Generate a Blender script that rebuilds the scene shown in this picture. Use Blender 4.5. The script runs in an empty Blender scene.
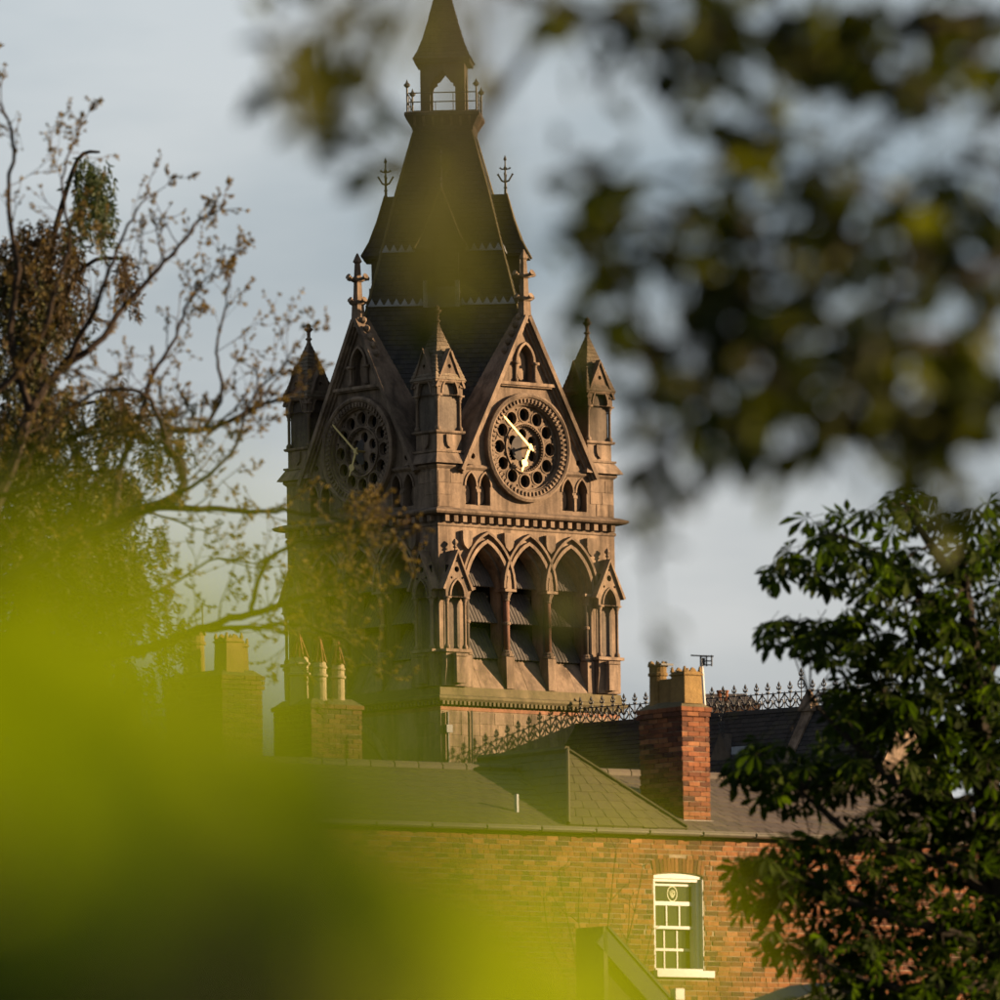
import bpy, math, random
import numpy as np
from mathutils import Vector, Matrix
from mathutils.geometry import tessellate_polygon

random.seed(7)
scene = bpy.context.scene
COL = scene.collection
R = math.radians

# ------------------------------------------------------------------ camera
F = 10400.0                      # focal length in photo pixels (1000 px wide frame)
PITCH = math.atan(977 / F)
ROLL = 0.0149
cam_data = bpy.data.cameras.new('camera')
cam = bpy.data.objects.new('camera', cam_data)
COL.objects.link(cam)
cam_data.sensor_width = 36
cam_data.lens = F * 36 / 1000
cam_data.clip_start = 0.1
cam_data.clip_end = 6000
_r = Vector((1, 0, 0)); _u = Vector((0, -math.sin(PITCH), math.cos(PITCH))); _f = Vector((0, math.cos(PITCH), math.sin(PITCH)))
_c, _s = math.cos(ROLL), math.sin(ROLL)
_rr = _r * _c - _u * _s; _uu = _r * _s + _u * _c
cam.matrix_world = Matrix(((_rr.x, _uu.x, -_f.x, 0), (_rr.y, _uu.y, -_f.y, 0), (_rr.z, _uu.z, -_f.z, 0), (0, 0, 0, 1)))
cam_data.dof.use_dof = True
cam_data.dof.focus_distance = 270
APERTURE = 0.046                 # entrance pupil in metres
cam_data.dof.aperture_fstop = cam_data.lens / 1000 / APERTURE
scene.camera = cam

# ------------------------------------------------------------------ light
SUN_EL, SUN_AZ = R(12.5), R(89)  # azimuth from +Y towards +X
world = bpy.data.worlds.new('World'); scene.world = world; world.use_nodes = True
wn = world.node_tree.nodes; wl = world.node_tree.links
bg = wn['Background']
sky = wn.new('ShaderNodeTexSky'); sky.sky_type = 'NISHITA'; sky.sun_disc = False
sky.sun_elevation = SUN_EL; sky.sun_rotation = SUN_AZ
sky.air_density = 1.0; sky.dust_density = 1.0; sky.ozone_density = 1.5
bg.inputs['Strength'].default_value = 0.05
# pale haze that thins out upwards, with soft streaks of thin cloud
wtc = wn.new('ShaderNodeTexCoord'); wmp = wn.new('ShaderNodeMapping'); wmp.inputs['Scale'].default_value = (1.0, 1.0, 3.0)
wno = wn.new('ShaderNodeTexNoise'); wno.inputs['Scale'].default_value = 13.0; wno.inputs['Detail'].default_value = 5
wsp = wn.new('ShaderNodeSeparateXYZ'); wrp = wn.new('ShaderNodeValToRGB'); cr_ = wrp.color_ramp.elements
cr_[0].position, cr_[0].color = 0.0, (.92,)*3 + (1,); cr_[1].position, cr_[1].color = .9, (.45,)*3 + (1,)
for p_, v_ in ((.05, .88), (.09, .82), (.14, .68), (.35, .55)):
    e_ = cr_.new(p_); e_.color = (v_,)*3 + (1,)
wrn = wn.new('ShaderNodeMapRange'); wrn.inputs['From Min'].default_value = .3; wrn.inputs['From Max'].default_value = .7; wrn.inputs['To Min'].default_value = 0.0; wrn.inputs['To Max'].default_value = 1.0
wmx = wn.new('ShaderNodeMixRGB'); wcc = wn.new('ShaderNodeMixRGB'); wcc.inputs['Color1'].default_value = (1.22, 1.36, 1.62, 1); wcc.inputs['Color2'].default_value = (2.95, 2.88, 2.92, 1); wl.new(wcc.outputs[0], wmx.inputs['Color2'])
wl.new(wtc.outputs['Generated'], wmp.inputs['Vector']); wl.new(wmp.outputs[0], wno.inputs['Vector'])
wl.new(wtc.outputs['Generated'], wsp.inputs[0]); wl.new(wsp.outputs['Z'], wrp.inputs['Fac'])
wl.new(wno.outputs['Fac'], wrn.inputs['Value']); wl.new(wrn.outputs[0], wcc.inputs['Fac']); wl.new(wrp.outputs['Color'], wmx.inputs['Fac'])
wl.new(sky.outputs[0], wmx.inputs['Color1']); wl.new(wmx.outputs[0], bg.inputs['Color'])

sd = bpy.data.lights.new('sun', 'SUN'); sd.energy = 5.0; sd.angle = R(0.53); sd.color = (1.0, .70, .41)
sun = bpy.data.objects.new('sun', sd); COL.objects.link(sun)
to_sun = Vector((math.sin(SUN_AZ) * math.cos(SUN_EL), math.cos(SUN_AZ) * math.cos(SUN_EL), math.sin(SUN_EL)))
sun.rotation_euler = to_sun.to_track_quat('Z', 'Y').to_euler()
sun.location = (60, 200, 80)
vs = scene.view_settings
vs.view_transform = 'Standard'; vs.look = 'None'; vs.exposure = 2.15; vs.gamma = 1.0; vs.use_curve_mapping = False
scene.cycles.max_bounces = 6; scene.cycles.transparent_max_bounces = 8
scene.cycles.use_denoising = True

# ------------------------------------------------------------------ geometry of the view
def ray(px, py):
    dx, dy = px - 500, 500 - py
    x = dx * _c + dy * _s; y = -dx * _s + dy * _c
    cp, sp = math.cos(PITCH), math.sin(PITCH)
    return Vector((x, F * cp - y * sp, F * sp + y * cp))
def at(px, py, Y):
    r = ray(px, py); return r * (Y / r.y)
def on_plane(px, py, p0, n):
    r = ray(px, py); t = (p0[0] * n[0] + p0[1] * n[1]) / (r.x * n[0] + r.y * n[1]); return r * t

# ------------------------------------------------------------------ mesh helpers
class MB:
    def __init__(s): s.v = []; s.f = []
    def add(s, vs_, fs_):
        o = len(s.v); s.v += [tuple(p) for p in vs_]; s.f += [tuple(i + o for i in f) for f in fs_]; return s
    def box(s, x0, x1, y0, y1, z0, z1):
        return s.add([(x0,y0,z0),(x1,y0,z0),(x1,y1,z0),(x0,y1,z0),(x0,y0,z1),(x1,y0,z1),(x1,y1,z1),(x0,y1,z1)],
                     [(0,3,2,1),(4,5,6,7),(0,1,5,4),(1,2,6,5),(2,3,7,6),(3,0,4,7)])
    def hexa(s, p):   # 8 corners: 4 bottom (ccw) 4 top
        return s.add(p, [(0,3,2,1),(4,5,6,7),(0,1,5,4),(1,2,6,5),(2,3,7,6),(3,0,4,7)])
    def chamfer_box(s, x0, x1, y0, y1, z0, z1, c):
        # front (y0) face chamfered
        return s.add([(x0,y0+c,z0),(x1,y0+c,z0),(x1,y0+c,z1),(x0,y0+c,z1),(x0+c,y0,z0+c),(x1-c,y0,z0+c),(x1-c,y0,z1-c),(x0+c,y0,z1-c),
                      (x0,y1,z0),(x1,y1,z0),(x1,y1,z1),(x0,y1,z1)],
                     [(4,5,6,7),(0,1,5,4),(1,2,6,5),(2,3,7,6),(3,0,4,7),(8,9,1,0),(9,10,2,1),(10,11,3,2),(11,8,0,3)])
    def loft(s, secs, cap0=True, cap1=True, closed=True):
        o = len(s.v); n = len(secs[0])
        for q in secs: s.v += [tuple(p) for p in q]
        for i in range(len(secs) - 1):
            for j in range(n if closed else n - 1):
                k = (j + 1) % n
                s.f.append((o+i*n+j, o+i*n+k, o+(i+1)*n+k, o+(i+1)*n+j))
        if cap0: s.f.append(tuple(o + j for j in reversed(range(n))))
        if cap1: s.f.append(tuple(o + (len(secs)-1)*n + j for j in range(n)))
        return s
    def square(s, prof, cx=0, cy=0, rot=0, cap0=True, cap1=True):   # prof: (half, z)
        secs = []
        for h, z in prof:
            q = []
            for a, b in ((-1,-1),(1,-1),(1,1),(-1,1)):
                x, y = a*h, b*h
                q.append((cx + x*math.cos(rot)-y*math.sin(rot), cy + x*math.sin(rot)+y*math.cos(rot), z))
            secs.append(q)
        return s.loft(secs, cap0, cap1)
    def lathe(s, prof, cx, cy, n=12, axis='z', base=0):
        secs = []
        for r, z in prof:
            q = []
            for i in range(n):
                a = 2*math.pi*i/n
                if axis == 'z': q.append((cx + r*math.cos(a), cy + r*math.sin(a), z))
                else: q.append((cx + r*math.cos(a), z, cy + r*math.sin(a)))   # axis y: cy is the height
            secs.append(q)
        if axis == 'y': secs = [q[::-1] for q in secs]
        return s.loft(secs)
    def tube(s, pts, r0, r1=None, n=6):
        pts = [Vector(p) for p in pts]
        if r1 is None: r1 = r0
        m = len(pts); secs = []; up = Vector((0.13, 0.27, 1)).normalized()
        for i, p in enumerate(pts):
            d = (pts[min(i+1, m-1)] - pts[max(i-1, 0)])
            d = d.normalized() if d.length > 1e-9 else Vector((0,0,1))
            a = d.cross(up)
            if a.length < .05: a = d.cross(Vector((1, .1, 0)))
            a.normalize(); b = d.cross(a)
            r = (r0[i] if isinstance(r0, (list, tuple)) else r0 + (r1-r0)*i/max(1, m-1))
            secs.append([p + a*(r*math.cos(2*math.pi*k/n)) + b*(r*math.sin(2*math.pi*k/n)) for k in range(n)])
        return s.loft(secs)
    def poly(s, outer, holes, y0, y1, sides=True, back=False):
        """polygon in x,z with holes, front at y0 (looking from -y), reveals back to y1"""
        loops = [outer] + holes
        tri = tessellate_polygon([[Vector((x, z, 0)) for x, z in l] for l in loops])
        flat = [p for l in loops for p in l]
        o = len(s.v); s.v += [(x, y0, z) for x, z in flat]; n = len(flat); s.v += [(x, y1, z) for x, z in flat]
        for t in tri:
            a, b, c = [flat[i] for i in t]
            ar = (b[0]-a[0])*(c[1]-a[1])-(b[1]-a[1])*(c[0]-a[0])
            t2 = t if ar > 0 else t[::-1]
            s.f.append(tuple(o + i for i in t2))
            if back: s.f.append(tuple(o + n + i for i in t2[::-1]))
        k = 0
        for li, l in enumerate(loops):
            m = len(l)
            if li > 0 or sides:
                for i in range(m):
                    j = (i+1) % m; s.f.append((o+k+i, o+k+j, o+n+k+j, o+n+k+i))
            k += m
        return s
    def band(s, path, w_in, w_out, y0, y1, closed=False):
        """moulding that follows a path in x,z; offset along its normal from w_in to w_out"""
        m = len(path); secs = []
        for i in range(m):
            a = path[i-1] if (i > 0 or closed) else path[i]
            b = path[(i+1) % m] if (i < m-1 or closed) else path[i]
            d = Vector((b[0]-a[0], b[1]-a[1])); d.normalize(); nn = Vector((-d.y, d.x))
            p = Vector(path[i]); i0 = p + nn*w_in; i1 = p + nn*w_out
            secs.append([(i0.x, y1, i0.y), (i0.x, y0, i0.y), (i1.x, y0, i1.y), (i1.x, y1, i1.y)])
        if closed: secs.append(secs[0])
        return s.loft(secs, not closed, not closed)
    def build(s, name, mat, parent=None, loc=(0,0,0), rotz=0, smooth=False):
        me = bpy.data.meshes.new(name)
        me.from_pydata(s.v, [], s.f); me.update()
        if smooth: me.polygons.foreach_set('use_smooth', [True]*len(me.polygons))
        me.materials.append(M[mat] if isinstance(mat, str) else mat)
        o = bpy.data.objects.new(name, me); COL.objects.link(o)
        o.location = loc; o.rotation_euler.z = rotz
        if parent: o.parent = parent
        return o

def tag(o, label=None, cat=None, group=None, kind=None):
    for k, v in (('label', label), ('category', cat), ('group', group), ('kind', kind)):
        if v: o[k] = v
    return o
def empty(name, loc, rotz=0, parent=None):
    o = bpy.data.objects.new(name, None); COL.objects.link(o); o.location = loc; o.rotation_euler.z = rotz
    o.empty_display_size = .2
    if parent: o.parent = parent
    return o
def dup(o, parent, rotz=None, loc=None):
    c = o.copy(); COL.objects.link(c); c.parent = parent
    if rotz is not None: c.rotation_euler.z = rotz
    if loc is not None: c.location = loc
    for ch in KIDS.get(o, list(o.children)): dup(ch, c)
    return c
KIDS = {}
def instance(name, mesh, parent, mat4):
    o = bpy.data.objects.new(name, mesh); COL.objects.link(o)
    if parent: o.parent = parent
    o.matrix_local = mat4
    return o
def scatter(name, variants, mats4, mat, parent):
    """many copies of small base meshes joined into one mesh"""
    V = []; Fc = []; off = 0; loops = []; starts = []; ls = 0
    groups = {}
    for i, m in enumerate(mats4): groups.setdefault(i % len(variants), []).append(m)
    idx = []; st = []
    for g, ms in groups.items():
        bv, bf = variants[g]
        A = np.array([[list(r) for r in m] for m in ms])            # k,4,4
        v = np.array(bv, float); vh = np.concatenate([v, np.ones((len(v), 1))], 1)
        W_ = np.einsum('kij,nj->kni', A, vh)[:, :, :3].reshape(-1, 3)
        V.append(W_)
        fl = np.array([len(f) for f in bf]); fi = np.concatenate([np.array(f) for f in bf])
        k = len(ms)
        allf = (fi[None, :] + (np.arange(k) * len(v))[:, None]).reshape(-1) + off
        idx.append(allf); st.append(np.tile(fl, k)); off += k * len(v)
    V = np.concatenate(V); idx = np.concatenate(idx); st = np.concatenate(st)
    me = bpy.data.meshes.new(name)
    me.vertices.add(len(V)); me.vertices.foreach_set('co', V.astype(np.float32).ravel())
    me.loops.add(len(idx)); me.loops.foreach_set('vertex_index', idx.astype(np.int32))
    me.polygons.add(len(st)); me.polygons.foreach_set('loop_start', np.concatenate([[0], np.cumsum(st)[:-1]]).astype(np.int32))
    me.update(calc_edges=True); me.validate(); me.shade_flat()
    me.materials.append(M[mat])
    o = bpy.data.objects.new(name, me); COL.objects.link(o)
    if parent: o.parent = parent
    o['kind'] = 'stuff'
    return o

def arch(cx, a, zs, rise, n=8):
    """pointed arch from left springing over the apex to right springing"""
    Rr = (a*a + rise*rise) / (2*a); out = []
    c = cx - a + Rr; th = math.atan2(rise, -(Rr - a))
    for i in range(n + 1):
        t = math.pi + (th - math.pi) * i / n
        out.append((c + Rr*math.cos(t), zs + Rr*math.sin(t)))
    out[-1] = (cx, zs + rise)
    return out + [(2*cx - x, z) for x, z in reversed(out[:-1])]
def arch_hole(cx, a, z0, zs, rise, n=8): return [(cx-a, z0)] + arch(cx, a, zs, rise, n) + [(cx+a, z0)]
def circle(cx, cz, r, n=24): return [(cx + r*math.cos(2*math.pi*i/n), cz + r*math.sin(2*math.pi*i/n)) for i in range(n)]

def slates(mb, A, B, C, D, rows, width, rng, lift=.02, jitter=.006):
    """A,B eave ends, C,D top ends above A and B"""
    A, B, C, D = map(Vector, (A, B, C, D))
    nrm = (B - A).cross((C + D) * .5 - A).normalized()
    for i in range(rows):
        t0, t1 = i / rows, (i + 1) / rows
        a, b, c, d = A.lerp(C, t0), B.lerp(D, t0), A.lerp(C, t1), B.lerp(D, t1)
        L = max((b - a).length, 1e-4); k = max(1, round(L / width)); off = .5 if i % 2 else 0
        cuts = sorted({0.0, 1.0} | {min(1, max(0, (j + off) / k)) for j in range(k + 1)})
        for q in range(len(cuts) - 1):
            u0, u1 = cuts[q], cuts[q + 1]
            if u1 - u0 < 1e-3: continue
            g = (width * .02) / L
            p0, p1 = a.lerp(b, min(1, u0 + g)), a.lerp(b, max(0, u1 - g)); p3, p2 = c.lerp(d, min(1, u0 + g)), c.lerp(d, max(0, u1 - g))
            l = nrm * (lift + rng.uniform(-jitter, jitter)); dn = (p0 - p3) * rng.uniform(.0, .08)
            o = nrm * .002
            mb.add([p0 + l + dn, p1 + l + dn, p2 + o, p3 + o, p0 + dn - nrm*.01, p1 + dn - nrm*.01], [(0, 1, 2, 3), (4, 5, 1, 0), (5, 2, 1), (4, 0, 3)])
    mb.add([A - nrm*.012, B - nrm*.012, D - nrm*.012, C - nrm*.012], [(0, 1, 2, 3)])
    return mb

# ------------------------------------------------------------------ materials
M = {}
K = .68          # scales surface colours down so shade stays deep under the raised exposure
def kc(c): return tuple(x * K for x in c)
def ks(st): return [(p, kc(c)) for p, c in st]
def new_mat(name, rough=.8, spec=.3):
    m = bpy.data.materials.new(name); m.use_nodes = True
    b = m.node_tree.nodes['Principled BSDF']; b.inputs['Roughness'].default_value = rough
    b.inputs['Specular IOR Level'].default_value = spec
    M[name] = m; return m, b
def ramp(nt, fac, stops):
    r = nt.nodes.new('ShaderNodeValToRGB'); e = r.color_ramp.elements
    e[0].position, e[0].color = stops[0][0], (*stops[0][1], 1); e[1].position, e[1].color = stops[-1][0], (*stops[-1][1], 1)
    for p, c in stops[1:-1]:
        x = e.new(p); x.color = (*c, 1)
    nt.links.new(fac, r.inputs['Fac']); return r.outputs['Color']
def noise(nt, vec, scale, detail=4, rough=.6, dist=0):
    n = nt.nodes.new('ShaderNodeTexNoise'); n.inputs['Scale'].default_value = scale; n.inputs['Detail'].default_value = detail
    n.inputs['Roughness'].default_value = rough; n.inputs['Distortion'].default_value = dist
    nt.links.new(vec, n.inputs['Vector']); return n.outputs['Fac']
def coords(nt, scale=(1,1,1)):
    g = nt.nodes.new('ShaderNodeNewGeometry'); mp = nt.nodes.new('ShaderNodeMapping'); mp.inputs['Scale'].default_value = scale
    nt.links.new(g.outputs['Position'], mp.inputs['Vector']); return mp.outputs[0]
def mix(nt, a, b, fac, mode='MIX'):
    x = nt.nodes.new('ShaderNodeMixRGB'); x.blend_type = mode
    for k, v in (('Color1', a), ('Color2', b), ('Fac', fac)):
        if hasattr(v, 'is_linked') or hasattr(v, 'node'): nt.links.new(v, x.inputs[k])
        elif k == 'Fac': x.inputs[k].default_value = v
        else: x.inputs[k].default_value = (*v, 1)
    return x.outputs[0]
def piece_random(nt):
    """a number of its own for each piece, whether it is an object or an island of a joined mesh"""
    oi = nt.nodes.new('ShaderNodeObjectInfo'); g = nt.nodes.new('ShaderNodeNewGeometry')
    a = nt.nodes.new('ShaderNodeMath'); a.operation = 'ADD'
    nt.links.new(oi.outputs['Random'], a.inputs[0]); nt.links.new(g.outputs['Random Per Island'], a.inputs[1])
    f = nt.nodes.new('ShaderNodeMath'); f.operation = 'FRACT'; nt.links.new(a.outputs[0], f.inputs[0]); return f.outputs[0]
def bump(nt, b, h, strength, dist):
    x = nt.nodes.new('ShaderNodeBump'); x.inputs['Strength'].default_value = strength; x.inputs['Distance'].default_value = dist
    nt.links.new(h, x.inputs['Height']); nt.links.new(x.outputs[0], b.inputs['Normal'])

def stone_mat(name, c0, c1, soot=.55, var=.35, fine=6.0):
    m, b = new_mat(name, .9, .15); nt = m.node_tree
    p = coords(nt); col = ramp(nt, noise(nt, p, 1.3, 6), [(.3, kc(c0)), (.7, kc(c1))])
    streak = ramp(nt, noise(nt, coords(nt, (1.6, 1.6, .22)), 1.5, 5, .65), [(.36, (soot,)*3), (.58, (1,1,1))])
    col = mix(nt, col, streak, .8, 'MULTIPLY')
    grain = ramp(nt, noise(nt, p, fine, 6, .75), [(.25, (.66,)*3), (.7, (1.12,)*3)])
    col = mix(nt, col, grain, .9, 'MULTIPLY')
    col = mix(nt, col, ramp(nt, piece_random(nt), [(0, (1-var,)*3), (.5, (1.0, .97, .93)), (1, (1+var*.45,)*3)]), .8, 'MULTIPLY')
    nt.links.new(col, b.inputs['Base Color']); bump(nt, b, noise(nt, p, fine*2.2, 5, .7), .5, .03)
stone_mat('stone', (.185, .132, .094), (.285, .205, .145), .34, .34)
stone_mat('stone_red', (.22, .10, .06), (.27, .13, .08))
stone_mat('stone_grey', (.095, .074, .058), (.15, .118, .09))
stone_mat('stone_moss', (.10, .085, .042), (.17, .135, .075), .7)
stone_mat('granite', (.14, .075, .05), (.21, .11, .078), .7, .1, 14)
stone_mat('render_white', (.40, .37, .33), (.50, .47, .42), .7, .1, 9)
stone_mat('buff_clay', (.20, .125, .045), (.28, .18, .065), .7, .25, 9)
stone_mat('cream_clay', (.36, .28, .17), (.44, .35, .22), .8, .1, 9)
stone_mat('terracotta', (.17, .065, .03), (.23, .095, .045), .8, .2, 9)
stone_mat('mortar', (.22, .165, .115), (.30, .23, .165), .6, .05, 20)

def slate_mat(name, c0, c1, moss, amount):
    m, b = new_mat(name, .7, .2); nt = m.node_tree
    c0, c1, moss = kc(c0), kc(c1), kc(moss)
    p = coords(nt)
    col = ramp(nt, piece_random(nt), [(0, c0), (.55, tuple((x+y)/2 for x, y in zip(c0, c1))), (1, c1)])
    col = mix(nt, col, moss, ramp(nt, noise(nt, p, .9, 6, .7), [(.62 - amount*.35, (0,0,0)), (.78 - amount*.2, (.85,)*3)]))
    col = mix(nt, col, ramp(nt, noise(nt, p, 9, 5, .7), [(.3, (.7,)*3), (.75, (1.15,)*3)]), .8, 'MULTIPLY')
    nt.links.new(col, b.inputs['Base Color']); bump(nt, b, noise(nt, p, 18, 4), .35, .01)
slate_mat('slate', (.018, .0165, .016), (.040, .035, .030), (.06, .052, .014), .3)
slate_mat('slate_brown', (.058, .043, .031), (.085, .064, .046), (.075, .066, .03), .2)
slate_mat('slate_moss', (.050, .040, .021), (.070, .056, .029), (.066, .060, .017), .7)
slate_mat('tile_stone', (.125, .09, .056), (.19, .14, .088), (.10, .08, .03), .2)

def brick_mat(name, stops):
    m, b = new_mat(name, .9, .15); nt = m.node_tree; p = coords(nt)
    col = ramp(nt, piece_random(nt), ks(stops))
    col = mix(nt, col, ramp(nt, noise(nt, p, 14, 6, .7), [(.3, (.6,)*3), (.72, (1.2,)*3)]), .85, 'MULTIPLY')
    col = mix(nt, col, ramp(nt, noise(nt, p, .9, 6, .65), [(.36, (.50, .48, .46)), (.58, (1,1,1))]), .85, 'MULTIPLY')
    nt.links.new(col, b.inputs['Base Color']); bump(nt, b, noise(nt, p, 45, 5, .7), .6, .008)
brick_mat('brick', [(0, (.060, .027, .018)), (.2, (.12, .043, .021)), (.45, (.18, .063, .027)), (.75, (.23, .082, .033)), (.92, (.29, .125, .054)), (1, (.09, .045, .032))])
brick_mat('brick_old', [(0, (.05, .028, .018)), (.3, (.10, .046, .026)), (.6, (.14, .062, .03)), (.9, (.18, .09, .045)), (1, (.08, .048, .033))])

def plain(name, col, rough=.6, spec=.4, metal=0, nscale=8, amt=.25, bmp=.2):
    m, b = new_mat(name, rough, spec); nt = m.node_tree; b.inputs['Metallic'].default_value = metal
    p = coords(nt)
    c = mix(nt, kc(col), ramp(nt, noise(nt, p, nscale, 6, .7), [(.3, (1-amt,)*3), (.7, (1+amt*.4,)*3)]), 1, 'MULTIPLY')
    nt.links.new(c, b.inputs['Base Color']); bump(nt, b, noise(nt, p, nscale*3, 4), bmp, .01); return m
plain('iron', (.018, .018, .019), .55, .4)
plain('lead', (.22, .235, .26), .55, .4)
plain('louvre', (.082, .068, .058), .75, .3, 0, 3, .45)
plain('dark_inside', (.010, .009, .009), .95, .1)  # near-black backing: the shade inside openings is put into the colour
plain('gold', (.62, .47, .20), .6, .4, .9, 12, .08, .05)
plain('opal_glass', (.085, .075, .07), .9, .05, 0, 3, .3)
plain('white_paint', (.46, .44, .41), .5, .4, 0, 12, .16)
plain('grey_paint', (.30, .31, .31), .5, .4)
plain('gutter_paint', (.12, .105, .085), .45, .4)
plain('timber', (.035, .030, .025), .8, .2)
plain('bark', (.036, .026, .019), .95, .1, 0, 25, .5, .6)
plain('bark_grey', (.032, .026, .019), .95, .1, 0, 18, .5, .6)
plain('twig', (.060, .040, .029), .9, .1, 0, 20, .4)
plain('grass', (.060, .085, .025), .95, .1, 0, .8, .5)
plain('paving', (.09, .085, .08), .9, .2, 0, 2, .3)
m, b = new_mat('glass', .06, .35); b.inputs['Base Color'].default_value = (.02, .025, .012, 1)
m, b = new_mat('etching', .6, .3); b.inputs['Base Color'].default_value = (.35, .36, .22, 1)

def leaf_mat(name, stops, trans, rough=.5, tmix=.45, spec=.2):
    m, b = new_mat(name, rough, spec); nt = m.node_tree
    col = ramp(nt, piece_random(nt), ks(stops))
    col = mix(nt, col, ramp(nt, noise(nt, coords(nt), 6, 4), [(.3, (.72,)*3), (.7, (1.15,)*3)]), .8, 'MULTIPLY')
    nt.links.new(col, b.inputs['Base Color'])
    t = nt.nodes.new('ShaderNodeBsdfTranslucent'); nt.links.new(mix(nt, col, trans, 1, 'MULTIPLY'), t.inputs['Color'])
    mx = nt.nodes.new('ShaderNodeMixShader'); mx.inputs[0].default_value = tmix
    out = nt.nodes['Material Output']
    nt.links.new(b.outputs[0], mx.inputs[1]); nt.links.new(t.outputs[0], mx.inputs[2]); nt.links.new(mx.outputs[0], out.inputs['Surface'])
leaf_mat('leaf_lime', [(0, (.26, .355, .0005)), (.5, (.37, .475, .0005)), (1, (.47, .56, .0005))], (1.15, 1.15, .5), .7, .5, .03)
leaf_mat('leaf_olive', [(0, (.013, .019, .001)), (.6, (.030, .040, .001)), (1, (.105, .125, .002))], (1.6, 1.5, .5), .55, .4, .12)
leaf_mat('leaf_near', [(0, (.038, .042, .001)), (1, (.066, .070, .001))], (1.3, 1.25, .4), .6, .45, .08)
leaf_mat('leaf_shade', [(0, (.018, .050, .0005)), (1, (.045, .095, .0005))], (1.2, 1.3, .3), .8, .4, .0)  # darker green for the shrub's shaded leaves, shade put into their colour
leaf_mat('leaf_chestnut', [(0, (.010, .017, .002)), (.6, (.017, .028, .003)), (1, (.040, .058, .005))], (2.0, 2.4, .6), .6, .42, .03)
leaf_mat('leaf_cypress', [(0, (.014, .017, .005)), (.5, (.034, .036, .009)), (1, (.090, .086, .014))], (1.2, 1.2, .8), .7, .2)
leaf_mat('leaf_cypress_fresh', [(0, (.020, .034, .008)), (1, (.036, .056, .014))], (1.3, 1.3, .8), .7, .3)
leaf_mat('leaf_dead', [(0, (.030, .021, .008)), (.5, (.052, .036, .012)), (1, (.085, .056, .018))], (1.2, 1.1, .8), .8, .25)
leaf_mat('bud', [(0, (.085, .058, .022)), (.5, (.15, .105, .026)), (1, (.24, .175, .034))], (1.2, 1.1, .7), .7, .35)

# ------------------------------------------------------------------ ground
def ground_z(Y): 
    if Y < 25: return -1.6
    if Y < 330: return -1.6 + (Y - 25) / 305 * 9.6
    return 8.0
g = MB(); ys = [-3000, -400, 25, 60, 100, 150, 200, 260, 330, 600, 1500, 5000]; xs = [-5000, -600, -100, -30, 0, 30, 100, 600, 5000]
for y in ys:
    for x in xs: g.v.append((x, y, ground_z(y)))
for i in range(len(ys) - 1):
    for j in range(len(xs) - 1):
        a = i*len(xs) + j; g.f.append((a, a+1, a+1+len(xs), a+len(xs)))
tag(g.build('ground', 'grass'), kind='structure')
pv = MB(); pv.box(-60, 60, 372, 440, 7.9, 8.02); tag(pv.build('square_paving', 'paving'), kind='structure')

# ------------------------------------------------------------------ the clock tower
TA = R(41); TU = Vector((math.cos(TA), math.sin(TA), 0)); TN = Vector((math.sin(TA), -math.cos(TA), 0))
CORNER = at(438, 521, 400); H_ = 4.55
TC = CORNER + TU * H_ - TN * H_
GZ = 8.0
tower = empty('clock_tower', (TC.x, TC.y, GZ), TA)
tag(tower, 'tall sandstone Gothic clock tower with gilt clock hands and slate spire', 'tower')
DZ = (0, 0, -GZ)
def tp(mb, name, mat, rotz=0, parent=None, smooth=False):
    return mb.build(name, mat, parent or tower, DZ if parent is None else (0, 0, 0), rotz, smooth)
face = []          # parts of the right-hand face, copied to the left-hand face
def fp(mb, name, mat, smooth=False):
    o = tp(mb, name, mat, smooth=smooth); face.append(o); return o
def sub(mb, name, mat, par, smooth=False): return mb.build(name, mat, par, (0, 0, 0), 0, smooth)

# shaft, strings and cornices that run round the tower
tp(MB().square([(4.60, 8), (4.60, 29.48)], cap0=False, cap1=False), 'shaft_wall', 'stone')
tp(MB().square([(4.605, 29.48), (4.625, 29.49), (4.625, 29.62), (4.605, 29.63)], cap0=False, cap1=False), 'red_band', 'stone_red')
tp(MB().square([(4.60, 29.63), (4.64, 29.70), (4.66, 29.72), (4.80, 29.86), (4.86, 29.93), (4.86, 30.02), (4.70, 30.08), (4.66, 30.40), (4.0, 30.41)], cap0=False, cap1=False), 'string_course', 'stone_moss')
sc_ = MB()
for i in range(44):
    x = -4.62 + i * .215; sc_.box(x - .055, x + .055, -4.83, -4.6, 29.69, 29.84)
fp(sc_, 'billet_moulding', 'stone_moss')
tp(MB().square([(4.555, 36.62), (4.60, 36.66), (4.60, 36.74), (4.56, 36.78), (4.56, 37.02), (4.72, 37.05), (4.90, 37.10), (4.97, 37.17), (4.97, 37.23), (4.70, 37.33), (4.552, 37.36)], cap0=False, cap1=False), 'cornice', 'stone')
dm = MB(); dm.box(-.10, .10, -4.80, -4.55, 36.80, 37.035); dent = None
for i in range(20):
    x = -4.28 + i * (8.56 / 19)
    if dent is None: dent = tp(dm, 'corbel', 'stone'); dent.location = (x, 0, -GZ); first_d = dent
    else: dent = first_d.copy(); COL.objects.link(dent); dent.parent = tower; dent.location = (x, 0, -GZ)
    l = first_d.copy(); COL.objects.link(l); l.parent = tower; l.rotation_euler.z = R(-90)
    l.location = (0, -x, -GZ)
prof_ = [(4.552, 38.86), (4.60, 38.90), (4.66, 38.96), (4.66, 39.02), (4.58, 39.08), (4.552, 39.09)]
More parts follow.
